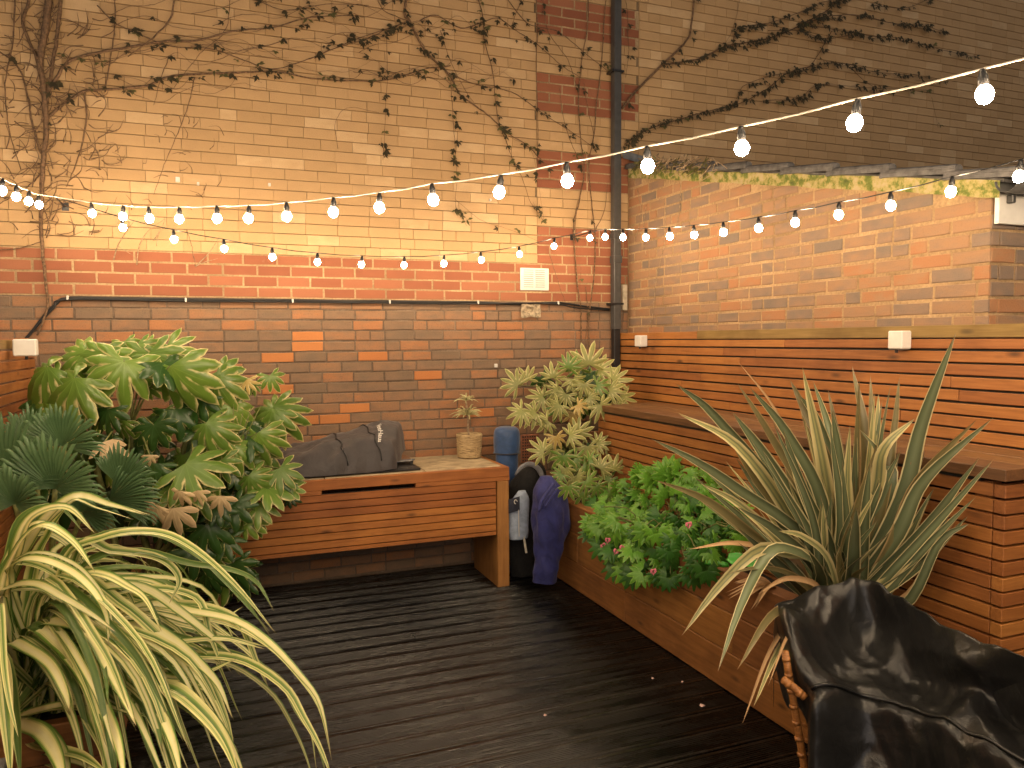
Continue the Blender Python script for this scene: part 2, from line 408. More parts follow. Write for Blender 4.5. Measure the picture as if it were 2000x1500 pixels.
DICD = leaf_mat('shaded_green_leaf', (.028,.125,.016), (.07,.22,.026), (.09,.2,.03), .8, 1.3, .45)  # darker leaf copy; shade low in the clump is put into its colour
VINL = leaf_mat('dark_creeper_leaf', (.045,.036,.016), (.075,.058,.022), (.09,.06,.025), .9, 1.3, .6)
VING = leaf_mat('olive_creeper_leaf', (.085,.085,.025), (.14,.12,.035), (.12,.1,.03), .9, 1.3, .6)
def strap_mat(name, stops, stripe=.25, rough=.32):
    m, nt, b = mat_new(name); a = N(nt, 'ShaderNodeAttribute'); a.attribute_name = 'u'
    oi = N(nt, 'ShaderNodeObjectInfo'); g = N(nt, 'ShaderNodeNewGeometry')
    cmb = N(nt, 'ShaderNodeCombineXYZ')
    nt.links.new(math_n(nt, 'MULTIPLY', a.outputs['Fac'], 16.0), cmb.inputs[0])
    nt.links.new(math_n(nt, 'MULTIPLY', oi.outputs['Random'], 50.0), cmb.inputs[1])
    n = noise_n(nt, cmb.outputs[0], 1.0, 2)
    f = math_n(nt, 'ADD', a.outputs['Fac'], math_n(nt, 'MULTIPLY', math_n(nt, 'SUBTRACT', n.outputs[0], .5), stripe))
    r = ramp(nt, stops); nt.links.new(f, r.inputs[0])
    n2 = noise_n(nt, g.outputs['Position'], 7, 3)
    hsv = N(nt, 'ShaderNodeHueSaturation'); nt.links.new(r.outputs[0], hsv.inputs['Color'])
    nt.links.new(math_n(nt, 'ADD', math_n(nt, 'MULTIPLY', oi.outputs['Random'], .45), .80), hsv.inputs['Value'])
    v = N(nt, 'ShaderNodeAttribute'); v.attribute_name = 'v'
    tip = ramp(nt, [(.93, (0,0,0)), (1.0, (1,1,1))]); nt.links.new(v.outputs['Fac'], tip.inputs[0])
    c = mixc(nt, math_n(nt, 'MULTIPLY', tip.outputs[0], .7), hsv.outputs[0], (.22,.11,.05))
    c = mixc(nt, math_n(nt, 'MULTIPLY', n2.outputs[0], .14), c, (.10,.10,.03))
    nt.links.new(c, b.inputs['Base Color']); b.inputs['Roughness'].default_value = rough
    bump(nt, b, n.outputs[0], .25, .003)
    tr = N(nt, 'ShaderNodeBsdfTranslucent'); nt.links.new(c, tr.inputs['Color'])
    mx = N(nt, 'ShaderNodeMixShader'); mx.inputs[0].default_value = .15
    nt.links.new(b.outputs[0], mx.inputs[1]); nt.links.new(tr.outputs[0], mx.inputs[2])
    nt.links.new(mx.outputs[0], nt.nodes['Material Output'].inputs['Surface']); return m
g1, g2, cy = (.055,.14,.026), (.16,.28,.045), (.73,.70,.31)
PHY = strap_mat('yellow_striped_leaf', [(0, g1), (.14, g2), (.26, cy), (.40, (.80,.76,.42)), (.56, g2), (.66, cy), (.84, cy), (.95, g1)])
PHZ = strap_mat('broad_cream_leaf', [(0, g1), (.10, g2), (.22, cy), (.5, (.80,.77,.46)), (.78, cy), (.9, g2), (1, g1)], .34)
PHW = strap_mat('thin_striped_leaf', [(0, cy), (.18, (.62,.60,.26)), (.34, g2), (.5, g1), (.62, cy), (.72, g2), (.9, cy)], .4)
PHG = strap_mat('green_strap_leaf', [(0, (.30,.34,.10)), (.15, g1), (.5, (.12,.20,.045)), (.85, g1), (1, (.30,.34,.10))])
gg, g3, cr = (.14,.175,.095), (.075,.10,.05), (.66,.57,.32)
PHR = strap_mat('grey_green_sword_leaf', [(0, cr), (.055, cr), (.10, g3), (.35, gg), (.5, (.17,.21,.12)), (.68, gg), (.90, g3), (.945, cr)], .08)
PHC = strap_mat('cream_sword_leaf', [(0, cr), (.2, (.55,.48,.22)), (.32, gg), (.5, (.40,.38,.16)), (.68, gg), (.8, (.55,.48,.22)), (1, cr)], .2)
PHB = strap_mat('bronze_sword_leaf', [(0, (.40,.28,.14)), (.15, (.14,.12,.05)), (.5, (.17,.15,.07)), (.85, (.14,.12,.05)), (1, (.40,.28,.14))], .2)
PHD = strap_mat('dry_sword_leaf', [(0, (.45,.27,.13)), (.5, (.52,.34,.18)), (1, (.42,.24,.11))], .3, .6)

# ================================================================== SETTING
# ------------------------------------------------------------------ ground
m = MB(); m.box(-30, 30, -30, 30, -.30, -.12); tag(m.build('ground', SOIL), kind='structure')

# ------------------------------------------------------------------ decking
dk = MB(); dk.box(-1.02, 5.2, -7.0, -.02, -.115, -.045); deck = dk.build('deck', SOIL); tag(deck, kind='structure')
prof = [(0, -.03), (0, -.003), (.003, 0), (.016, 0)]
x = .016
for k in range(9):
    prof += [(x+.002, -.003), (x+.0065, -.003), (x+.0085, 0), (x+.0125, 0)]; x += .0125
prof += [(.142, 0), (.145, -.003), (.145, -.03)]
def plank_mesh(L):
    b = MB(); n = len(prof)
    b.v = [(0, p[0], p[1]) for p in prof] + [(L, p[0], p[1]) for p in prof]
    b.f = [(i, i+1, n+i+1, n+i) for i in range(n-1)] + [tuple(reversed(range(n))), tuple(range(n, 2*n))]
    b.f = [tuple(reversed(q)) for q in b.f]
    return b.mesh('plank', DECK)
pm = {L: plank_mesh(L) for L in (2.1, 1.24, 3.36, 4.2)}
y = -.03; k = 0
while y > -6.6:
    k += 1
    segs = [(-1.0, 3.36)] if k % 3 else ([(-1.0, 2.1), (1.104, 1.24)] if k % 2 else [(-1.0, 1.24), (.244, 2.1)])
    if y < -4.75: segs = segs + [(2.364, 2.1)]
    for x0, L in segs:
        link('plank', pm[L], deck, Matrix.Translation((x0, y-.145, rnd(-.0015, .0015))) @ Matrix.Rotation(rnd(-.0006, .0006), 4, 'Z'))
    y -= .151

# ------------------------------------------------------------------ bricks
def brick_tmpl(seed, iz=.90):
    R = random.Random(seed); j = lambda a: R.uniform(-a, a)
    # unit brick: x -.5..+.5 (length), z -.5..+.5 (height), front face at y=0, back y=.03
    fr = [(-.5, -.5), (0+j(.1), -.5), (.5, -.5), (.5, .5), (0+j(.1), .5), (-.5, .5)]
    outer = [(px + j(.008), .004, pz + j(.035 if iz < .95 else .012)) for px, pz in fr]
    k_ = 1 if iz < .95 else .25
    inner = [(px*(.965 if iz < .95 else .99) + j(.008*k_), j(.0012*k_), pz*iz + j(.03*k_)) for px, pz in fr]
    back = [(px, .03, pz) for px, pz in fr]
    v = inner + outer + back; f = [(0, 1, 4, 5), (1, 2, 3, 4)]
    for i in range(6):
        k2 = (i+1) % 6
        f.append((6+i, 6+k2, k2, i)); f.append((12+i, 12+k2, 6+k2, 6+i))
    return v, f
TM = [brick_tmpl(s) for s in range(6)] + [brick_tmpl(s, .965) for s in range(6)]
_bm = {}
def brick_mesh(ti, mat):
    key = (ti, mat.name)
    if key not in _bm:
        b = MB(); b.v, b.f = list(TM[ti][0]), list(TM[ti][1]); _bm[key] = b.mesh('brick', mat)
    return _bm[key]
def lay(course, s0, s1, joint, headers, offset):
    """one course from s0 to s1: list of (start, length)"""
    out = []; st = .2255 - joint
    s = s0 - offset
    while s < s1:
        L = st if random.random() > headers else .108 - joint
        a, b_ = max(s, s0), min(s + L, s1)
        if b_ - a > .03: out.append((a, b_ - a))
        s += L + joint
    return out
def put_bricks(bricks, W, parent, limit, occl):
    """bricks: (s, z, length, height, depth jitter, zone). W maps (s, d, z) wall space to the world"""
    scored = []
    for b in bricks:
        P = W @ Vector((b[0] + b[2]/2, 0, b[1] + b[3]/2)); q = proj(P)
        vis = -60 < q[0] < 2060 and -40 < q[1] < 1540 and not occl(q[0], q[1])
        nrm = (W.to_3x3() @ Vector((0, -1, 0))).normalized(); d = (CAM - P); foreshort = max(0, nrm.dot(d.normalized()))
        scored.append((b[2]*b[3]*foreshort/d.length_squared if vis else -1, b))
    scored.sort(key=lambda t: -t[0])
    rest = {}
    for i, (sco, b) in enumerate(scored):
        s, z, L, H, dj, zone = b; ti = random.randrange(6) + (6 if zone is YEL else 0)
        M = W @ Matrix.Translation((s + L/2, dj, z + H/2)) @ Matrix.Diagonal((L, 1, H, 1)) @ Matrix.Rotation(0, 4, 'X')
        if (i < limit and sco > 0) or zone is BRT:
            mat = zone if zone is BRT else zone['obj']
            link('brick', brick_mesh(ti, mat), parent, M)
        else:
            rb = rest.setdefault(zone['attr'].name, (MB(), zone['attr']))[0]
            rb.add([M @ Vector(p) for p in TM[ti][0]], TM[ti][1], rnd=[random.random()]*len(TM[ti][0]))
    # join the rest into one part with several materials
    if rest:
        J = MB(); mats = []; mi = []
        for nme, (rb, mt) in rest.items():
            J.add(rb.v, rb.f, rnd=rb.a['rnd']); mats.append(mt); mi += [len(mats)-1]*len(rb.f)
        me = J.mesh('brickwork', mats); me.polygons.foreach_set('material_index', mi)
        tag(link('brickwork', me, parent), kind='stuff')

# ------------------------------------------------------------------ big yellow building with its lower wall
bld = thing('brick_building', (3, .2, 0), 'tall building wall of yellow brick over a red band and old brown bricks', 'building')
m = MB(); m.box(-3, 10, .006, .30, -.1, 2.041); m.build('mortar_bed', MOR_S, bld)
m = MB(); m.box(-3, 10, .0025, .30, 2.0415, 2.3445); m.build('mortar_bed', MOR_R, bld)
m = MB(); m.box(-3, 10, .0105, .30, 2.345, 6.3); m.build('mortar_bed', MOR_Y, bld)
for k in range(0, 14, 2):
    z0 = 2.345 + .3*k
    if z0 < 6: m = MB(); m.box(2.484, 3.41, .0035, .0103, z0, z0+.2985); m.build('mortar_bed', MOR_R, bld)
bright = [(575,657),(604,678),(702,695),(545,703),(560,757),(495,826),(580,822),(645,820),(715,795),(520,697),(530,765),(815,735),(940,805),(985,868)]
bricks = []
Wb = Matrix.Identity(4)
for k in range(27):                      # lower wall
    z = 2.045 - .0755*(k+1); off = .113 if k % 2 else 0.0
    for a, L in lay(k, -3, 9.0 if z > 1.9 else 3.35, .010, .16, off + rnd(0, .05)):
        bricks.append([a, z + rnd(0, .002), L, .0655 + rnd(-.002, .002), rnd(-.003, .003), STK])
for k in range(4):
    for a, L in lay(k, -3, 3.6, .0105, .0, (.113 if k % 2 else .02)):
        bricks.append([a, 2.0495 + .075*k, L, .065, rnd(-.0008, .0008), RED])
for k in range(52):
    z = 2.345 + .075*k; q = (k // 4) % 2 == 0
    for a0, a1 in ((-3, 2.482), (3.413, 9.9)):
        for a, L in lay(k, a0, a1, .0018, .12, (.113 if k % 2 else 0) + rnd(0, .04)):
            bricks.append([a, z + .0025, L, .0708, rnd(-.0006, .0006), YEL])
    for a, L in lay(k, 2.486, 3.408, .0105 if q else .0018, .1, .113 if k % 2 else 0):
        bricks.append([a, z + (.005 if q else .0025), L, .065 if q else .0705, rnd(-.0012, .0012), RED if q else YEL])
low = [b for b in bricks if b[5] is STK]
for px, py in bright:
    P = at_y(px, py, 0)
    best = min(low, key=lambda b: abs(b[0]+b[2]/2-P.x)*.4 + abs(b[1]+b[3]/2-P.z))
    best[5] = BRT
put_bricks(bricks, Wb, bld, 288, lambda x, y: (x < 560 and y > 690) or y > 860)
# rough mortar patch, wall plugs and an air brick let into the wall
P = at_y(1035, 607, 0)
m = MB(); m.grid(lambda u, v: (P.x-.085+.17*u + .012*nz(u*3, v*3, 1), -.008 - .007*abs(nz(u*4, v*4, 5)) - .012*(1 if (u-.5)**2+(v-.5)**2 > .09 else -.3), P.z-.052+.104*v + .010*nz(u*3, v*3, 9)), 14, 10)
m.build('mortar_patch', PLASTER, bld, True)
for px, py, r in ((347, 351, .014), (387, 359, .008), (526, 361, .009), (968, 714, .012), (957, 391, .008)):
    p = at_y(px, py, 0); m = MB(); m.box(p.x-r, p.x+r, -.016, .01, p.z-r*1.2, p.z+r*1.2, .003); m.build('wall_plug', WHITE, bld)

ab = thing('air_brick', at_y(1035, 876, 0), 'terracotta air brick with square holes beside the blue bag', 'air brick')
p0, p1 = at_y(1017, 849, 0), at_y(1053, 902, 0)
m = MB(); m.box(p0.x, p1.x, -.004, .02, p1.z, p0.z, .004); m.build('plate', TERRA, ab)
hole = MB(); hole.box(-.0055, .0055, -.001, .003, -.0055, .0055); hm = hole.mesh('hole', BLKP)
for i in range(7):
    for j in range(9):
        link('hole', hm, ab, Matrix.Translation((p0.x+.018+i*(p1.x-p0.x-.036)/6, -.0045, p1.z+.02+j*(p0.z-p1.z-.04)/8)))

# ------------------------------------------------------------------ outbuilding (lean-to) on the right
XW, YE = 3.30, -3.225
ob = thing('outbuilding', (4.8, -1.6, 0), 'low brick lean-to with mossy tiled verge behind the right fence', 'outbuilding')
def roofz(y): return 3.135 + .222*y
core = MB(); c0 = XW+.003
core.add([(c0,YE+.007,-.1),(6.5,YE+.007,-.1),(6.5,-.01,-.1),(c0,-.01,-.1),
          (c0,YE+.007,roofz(YE)-.02),(6.5,YE+.007,roofz(YE)-.02),(6.5,-.01,roofz(0)-.02),(c0,-.01,roofz(0)-.02)],
         [(0,3,2,1),(4,5,6,7),(0,1,5,4),(1,2,6,5),(2,3,7,6),(3,0,4,7)])
core.build('mortar_bed', MOR_O, ob)
# side wall: s runs from the corner towards the back wall; world = (XW, YE + s)
Ws = Matrix.Translation((XW, 0, 0)) @ Matrix.Rotation(-pi/2, 4, 'Z')      # local x -> -Y, local -y -> -X
bl = []
for k in range(26):
    z = 1.70 + .0755*k
    for a, L in lay(k, .03, 3.222, .0135, .35, (.113 if k % 2 else .0) + rnd(0, .03)):
        if z + .066 < roofz(-(a+L/2)) - .03:
            bl.append([a, z, L, .0610 + rnd(-.003, .002), rnd(-.002, .0008), OUT])
put_bricks(bl, Ws, ob, 250, lambda x, y: y > 660)
We = Matrix.Translation((0, YE, 0)); be = []
for k in range(8):
    z = 1.70 + .0755*k
    for a, L in lay(k, XW+.008, 4.4, .0135, .3, .06 if k % 2 else .17):
        be.append([a, z, L, .0625, rnd(-.002, .001), OUT])
put_bricks(be, We, ob, 40, lambda x, y: False)
# mossy mortar verge, tiles, fascia, gutter
m = MB()
m.grid(lambda u, v: (XW-.020+.010*nz(u*20, v*3, 2), -.05+u*(YE+.0), roofz(-.05+u*YE)-.055+.075*v+.008*nz(u*16, v, 7)), 60, 4)
m.build('verge_mortar', MOSS, ob, True)
m = MB(); m.add([(XW-.01,YE-.06,roofz(YE-.06)+.015),(6.5,YE-.06,roofz(YE-.06)+.015),(6.5,-.01,roofz(0)+.015),(XW-.01,-.01,roofz(0)+.015),
     (XW-.01,YE-.06,roofz(YE-.06)+.03),(6.5,YE-.06,roofz(YE-.06)+.03),(6.5,-.01,roofz(0)+.03),(XW-.01,-.01,roofz(0)+.03)],
     [(0,3,2,1),(4,5,6,7),(0,1,5,4),(1,2,6,5),(2,3,7,6),(3,0,4,7)]); m.build('roof_deck', TILE, ob)
def tile_mesh():
    b = MB(); L = .43; nu = 12
    # half-round roll along the verge plus a flat pan, thickness at the lower end
    pr = [(-.055, -.012), (-.055, .008)] + [(-.03+.028*cos(pi-t*pi/5), .010+.024*sin(pi-t*pi/5)) for t in range(6)] + [(.05, .006), (.16, .004), (.27, .008), (.27, -.012)]
    n = len(pr)
    for yy, lift in ((0, .016), (-.02, .020), (-L+.02, .050), (-L, .048)):
        b.v += [(p[0], yy, p[1]+lift) for p in pr]
    for r in range(3):
        b.f += [(r*n+i, r*n+(i+1) % n, (r+1)*n+(i+1) % n, (r+1)*n+i) for i in range(n)]
    b.f += [tuple(range(n)), tuple(reversed(range(3*n, 4*n)))]
    return b.mesh('roof_tile', TILE)
tmesh = tile_mesh()
for c in range(3):
    for i in range(9):
        yy = -.02 - i*.372
        link('roof_tile', tmesh, ob, Matrix.Translation((XW+.02+c*.30, yy, roofz(yy)+.006+.004*c)) @ Matrix.Rotation(math.atan(.222), 4, 'X') @ Matrix.Rotation(rnd(-.02,.02), 4, 'Z'))
m = MB(); m.box(XW+.006, 6.5, YE-.028, YE-.006, 2.245, 2.40, .003); m.build('fascia', WHITE, ob)
def gut(u, v):
    a = pi + pi*u; r = .056
    return (XW-.035 + v*3.0, YE-.09 + r*cos(a), 2.425 + r*sin(a))
m = MB(); m.grid(gut, 12, 2); gq = m.build('gutter', GREYP, ob, True)
sol = gq.modifiers.new('wall', 'SOLIDIFY'); sol.thickness = .004
m = MB(); m.box(XW+.05, XW+.075, YE-.06, YE-.028, 2.335, 2.372, .004); m.build('gutter_bracket', GREYP, ob)
m = MB(); m.grid(lambda u, v: (3.24+.30*u, -.012-.03*v, 3.30-.05*u-.075*v+.004*nz(u*5,v*5,3)), 8, 3); m.build('lead_flashing', LEAD, ob, True)

# ------------------------------------------------------------------ right slatted fence
fr = thing('slatted_fence', (3.21, -2.5, 0), 'tall cedar slat fence in front of the brick lean-to', 'fence')
slz = [1.682 - .0596*k for k in range(9)]
def slat_y(parent, mat, x0, x1, y0, y1, z0, z1, name='slat'):
    m = MB(); t = rnd(-.0012, .0012)
    m.box(x0, x1, y0, y1, z0+t, z1+t, .0022); return m.build(name, mat, parent)
for k, z in enumerate(slz):
    if k == 0: top = 1.737
    zt = (1.737 if k == 0 else slz[k-1]) - .0055; zb = z + .0048
    cuts = sorted([rnd(-4.2, -.6) for _ in range(2)]); cuts = [c for c in cuts if c > -6]
    ys = [-.03] + [c for c in reversed(cuts)] + [-6.2]
    for a, b_ in zip(ys, ys[1:]):
        slat_y(fr, WY, 3.198+rnd(-.0015,.0015), 3.222, b_+.0015, a-.0015, zb, zt)
slat_y(fr, OLIVE, 3.192, 3.226, -6.2, -1.15, 1.7375, 1.795, 'cap_board'); slat_y(fr, WY, 3.193, 3.226, -1.146, -.03, 1.739, 1.790, 'cap_board')
m = MB(); m.box(3.2235, 3.2255, -6.2, -.03, 0, 1.737); m.build('gap_shade_sheet', BLKP, fr)  # black sheet added behind the slats to darken the gaps like shade
for yy in (-.27, -1.45, -2.65, -3.85, -5.0):
    m = MB(); m.box(3.227, 3.285, yy-.04, yy+.04, -.04, 1.73); m.build('post', WZ, fr)
# ------------------------------------------------------------------ slatted seat box in front of the fence
bx = thing('slatted_box_seat', (2.9, -2.2, 0), 'long waist-high cedar slat box below the right fence with a dark lid', 'box seat')
XB, YB0, YB1 = 2.70, -.62, -3.755
for k in range(21):
    zt = 1.196 - .0575*k; zb = zt - .0487
    if zb < .02: break
    slat_y(bx, WY, XB+rnd(-.001,.001), XB+.022, YB1+.048, YB0, zb, zt)
    m = MB(); m.box(XB+.001, 3.18, YB1, YB1+.045, zb+rnd(-.001,.001), zt, .0022); m.build('slat', WX, bx)
for yy in (YB1+.10, -2.2, YB0-.06):
    m = MB(); m.box(XB+.0225, XB+.07, yy-.035, yy+.035, -.04, 1.2); m.build('post', WZ, bx)
m = MB(); m.box(XB+.071, XB+.074, YB1+.06, YB0-.01, 0, 1.19); m.build('gap_shade_liner', BLKP, bx)  # black sheets behind the box slats paint the shade in the gaps
m = MB(); m.box(XB+.08, 3.17, YB1+.046, YB1+.049, 0, 1.19); m.build('gap_shade_liner', BLKP, bx)
xs = [XB-.018, XB+.15, XB+.31, 3.192]
for a, b_ in zip(xs, xs[1:]):
    slat_y(bx, LIDW, a+.001, b_-.003, YB1-.012, YB0, 1.214, 1.258, 'lid_board')
m = MB(); m.box(XB+.004, XB+.03, YB1+.1, YB0-.02, 1.1985, 1.2135); m.build('lid_batten', BLKP, bx)

# ------------------------------------------------------------------ left slatted fence
fl = thing('slatted_fence', (-1.01, -3, 0), 'cedar slat fence at the left edge behind the palm', 'fence')
for k in range(26):
    zt = 1.756 - .0598*k; zb = zt - .049
    m = MB(); m.box(-1.024, -1.0+rnd(-.0015,.0015), -6.2, -.02, zb, zt, .0022); m.build('slat', OLIVE if k == 0 else WY, fl)
m = MB(); m.box(-1.09, -1.0245, -.10, -.02, -.04, 1.77); m.build('post', WZ, fl)
m = MB(); m.box(-1.09, -1.0245, -2.5, -2.42, -.04, 1.7); m.build('post', WZ, fl)

# ------------------------------------------------------------------ right sleeper planter
pr_ = thing('timber_planter', (2.5, -2.4, 0), 'long raised planter of orange sleepers below the slatted box', 'planter')
XP = 2.35
rows = [[-.04, -1.62, -3.3, -4.72], [-.04, -.98, -2.65, -4.72], [-.04, -2.05, -3.7, -4.72]]
for r, cuts in enumerate(rows):
    for a, b_ in zip(cuts, cuts[1:]):
        m = MB(); o_ = rnd(-.002, .002)
        m.box(XP+o_, XP+.085, b_+.002, a-.002, .199*r+.002, .199*r+.1975, .005); m.build('sleeper', SLY, pr_)
m = MB(); m.box(XP+.0875, XB-.003, -4.72, -4.64, 0, .59, .005); m.build('sleeper', SLX, pr_)
m = MB(); m.grid(lambda u, v: (XP+.084 + u*(XB-XP-.087), -.05-4.58*v, .50+.025*nz(u*4, v*30, 1)), 8, 90); tag(m.build('soil', SOIL, pr_, True), kind='stuff')
m = MB(); m.box(XB+.0, 3.28, -.6, -.03, .3, .50); m.build('soil', SOIL, pr_)

# ------------------------------------------------------------------ left planter
pl_ = thing('timber_planter', (-.68, -1.7, 0), 'low timber planter under the striped plants at the left', 'planter')
for r in range(3):
    z0 = .14*r+.002; z1 = z0+.137
    m = MB(); m.box(-.43, -.375+rnd(-.002,.002), -2.62, -.70, z0, z1, .004); m.build('sleeper', SLY, pl_)
    m = MB(); m.box(-.985, -.376, -2.675, -2.622, z0, z1, .004); m.build('sleeper', SLX, pl_)
m = MB(); m.grid(lambda u, v: (-.985+.556*u, -.06-2.56*v, .37+.02*nz(u*5, v*20, 4)), 8, 40); tag(m.build('soil', SOIL, pl_, True), kind='stuff')

# ================================================================== THINGS ON THE WALLS
dp = thing('downpipe', (3.158, -.06, 1.4), 'dark grey square downpipe running up the wall corner', 'downpipe')
zb = at_y(1205, 643, -.1).z
m = MB(); m.box(3.126, 3.190, -.100, -.036, zb, 6.2, .004); m.build('pipe', GREYP, dp)
m = MB(); m.box(3.130, 3.186, -.096, -.040, 1.25, zb, .004); m.build('shoe', BLKP, dp)
for py, hh in ((506, .03), (460, .022)):
    z = at_y(1205, py, -.1).z; m = MB(); m.box(3.120, 3.196, -.107, -.031, z-hh, z+hh, .003); m.build('collar', GREYP, dp)
for z in (2.03, 3.9):
    m = MB(); m.box(3.105, 3.21, -.1075, -.001, z-.008, z+.008); m.build('bracket', BLKP, dp)
sb = thing('stone_block', (3.26, -.02, 1.9), 'pale stone block wedged behind the downpipe', 'block')
p0, p1 = at_y(1216, 556, -.03), at_y(1231, 606, -.03)
m = MB(); m.box(p0.x, 3.288, -.034, -.006, p1.z, p0.z, .004); m.build('block', STONE, sb)

vt = thing('wall_vent', at_y(1043, 545, 0), 'white louvred vent cover on the red brick band', 'vent')
p0, p1 = at_y(1015, 523, 0), at_y(1071, 568, 0)
m = MB(); m.box(p0.x, p1.x, -.013, -.004, p1.z, p0.z, .004); m.build('plate', WHITE, vt)
w_ = p1.x-p0.x; h_ = p0.z-p1.z
for c in range(2):
    for k in range(9):
        m = MB(); xa = p0.x+.028+c*(w_-.05)/2; z = p1.z+.022+k*(h_-.044)/8
        m.box(xa, xa+(w_-.075)/2, -.019, -.012, z-.0035, z+.0030, .001); m.build('louvre', WHITE, vt)
        m = MB(); m.box(xa+.002, xa+(w_-.075)/2-.002, -.0142, -.0128, z+.0034, z+.0068); m.build('slot_shade', GREYP, vt)  # grey strips paint the shadows between the louvres

wc = thing('wall_cable', at_y(600, 586, 0), 'black cables clipped along the bottom of the red brick band', 'cable')
def wall_line(px, Y=-.014): return [at_y(a, b, Y) for a, b in px]
m = MB(); m.tube(crom(wall_line([(40,672),(62,648),(90,612),(112,592),(133,582),(250,583),(363,584.5),(480,586),(571,586.5),(680,588.5),(760,588.5),(850,590),(932,590),(1010,594),(1088,591),(1140,598),(1190,604)]), 60), .0085, 6); m.build('cable', CABLE, wc, True)
m = MB(); m.tube(crom(wall_line([(30,690),(70,640),(105,602),(133,585),(363,588),(571,590),(760,592),(932,593.5),(1010,592),(1088,594),(1125,601),(1190,606)], -.026), 60), .006, 6); m.build('cable', CABLE, wc, True)
for px, py in ((133,582),(363,586),(571,588),(760,590),(932,591),(1088,592)):
    p = at_y(px, py, 0); m = MB(); m.box(p.x-.006, p.x+.006, -.032, 0, p.z-.014, p.z+.014, .002); m.build('clip', WHITE, wc)

def jbox(label, P, sx, sy, sz):
    t = thing('junction_box', P, label, 'junction box', 'white boxes on the fences')
    m = MB(); m.box(P.x-sx/2, P.x+sx/2, P.y-sy/2, P.y+sy/2, P.z-sz/2, P.z+sz/2, .006); m.build('case', WHITE, t)
    m = MB(); m.tube([(P.x, P.y+sy*.2, P.z-sz/2+.002), (P.x, P.y+sy*.2, P.z-sz/2-.018)], .008, 8); m.build('gland', BLKP, t)
jbox('white box on the left fence above the green shrub', at_y(50, 679, -.72), .112, .07, .094)
jbox('small white box high on the fence next to the downpipe', at_x(1252, 666, 3.165), .066, .09, .088)
jbox('larger white box on the fence above the sword-leaved plant', at_x(1757, 664, 3.165), .068, .085, .09)

# ------------------------------------------------------------------ string lights
def bulb_parts():
    b = MB(); R = .0205
    b.lathe((0, 0, 0), [(.005, -R*1.02), (.0148, -R*.74), (.0207, -R*.02), (.0165, R*.66), (.0100, R*1.02)], 10)
    s = MB(); s.lathe((0, 0, 0), [(.0095, R*.95), (.0118, R*1.0), (.0118, R*2.0), (.008, R*2.5), (.006, R*2.95)], 10)
    return b.mesh('bulb', BULB, True), s.mesh('socket', BLKP, True)
bulb_me, sock_me = bulb_parts()
def string_light(label, pts, ends, cmat):
    t = thing('string_light', pts[0], label, 'string lights', 'festoon bulb strings')
    up = Vector((0, 0, .060)); path = [Vector(ends[0])] if ends[0] else []
    for i, p in enumerate(pts):
        path.append(p + up)
        if i+1 < len(pts): path.append((p + pts[i+1])/2 + up - Vector((0, 0, .004)))
    if ends[1]: path.append(Vector(ends[1]))
    m = MB(); m.tube(path, .0027, 5); m.build('cable', cmat, t)
    for p in pts:
        M = Matrix.Translation(p) @ Matrix.Rotation(rnd(-.12, .12), 4, 'X') @ Matrix.Rotation(rnd(-.12, .12), 4, 'Y')
        b = link('bulb', bulb_me, t, M); link('socket', sock_me, b)
    return t
HOOK_L, HOOK_R = Vector((-.80, -.40, 2.60)), at_y(1163, 452, -.40)
diag_px = [(180,417),(240,423),(292,427),(350,428),(424,427),(485,427),(560,423),(651,415),(741,406),(846,391),(975,376),(1108,354),(1265,325),(1449,290),(1669,241),(1923,185)]
P0 = at_y(180, 417, -.76); a_ = radians(-58); ud = Vector((cos(a_), sin(a_), 0)); nd = Vector((-ud.y, ud.x, 0)); dg = []
for px, py in diag_px:
    r = ray(px, py); t = (P0 - CAM).dot(nd) / r.dot(nd); dg.append(CAM + r*t)
st = dg[-1] - dg[-2]
for k in range(5): dg.append(dg[-1] + Vector((ud.x*.3, ud.y*.3, .03+.012*k)))
string_light('bulb string crossing overhead from the left corner to the upper right', dg, (HOOK_L, None), CABL2)
back_px = [(240,445),(340,468),(438,486),(532,502),(620,512),(706,517),(789,518),(867,515),(940,508),(1015,497),(1082,481),(1152,465)]
string_light('bulb string sagging along the back wall over the red band', [at_y(a, b, -.45) for a, b in back_px], (HOOK_L, HOOK_R), CABLE)
for hk in (HOOK_L, HOOK_R):
    bk = thing('wall_bracket', (hk.x, 0, hk.z), 'steel rod holding the bulb strings off the wall at the left corner' if hk.x < 0 else 'steel rod holding the bulb strings off the wall beside the downpipe', 'bracket')
    m = MB(); m.tube([V(hk.x, .01, hk.z+.005), V(hk.x, hk.y-.01, hk.z+.005)], .004, 6); m.build('rod', BLKP, bk); m = MB(); m.box(hk.x-.02, hk.x+.02, -.006, 0, hk.z-.02, hk.z+.03); m.build('plate', BLKP, bk)
right_px = [(1182,463),(1217,464),(1261,464),(1308,462),(1356,459),(1413,454),(1482,446),(1553,435),(1638,420),(1740,402),(1857,375),(1990,345)]
rp = [at_x(a, b, 2.77) for a, b in right_px]
for k in range(16): rp.append(rp[-1] + Vector((0, -.3, .008+.004*k)))
string_light('bulb string along the right brick wall above the slat fence', rp, (HOOK_R, None), CABLE)
lp = []
for k in range(30):
    d = .3*k + .05; lp.append(Vector((-.87, -.40-d, 2.545 - .105*d + .0155*d*d if d < 6 else 2.473 + .081*(d-6) - .02*(d-6)**2)))
string_light('bulb string leaving the frame at the left edge', lp, (HOOK_L, None), CABL2)

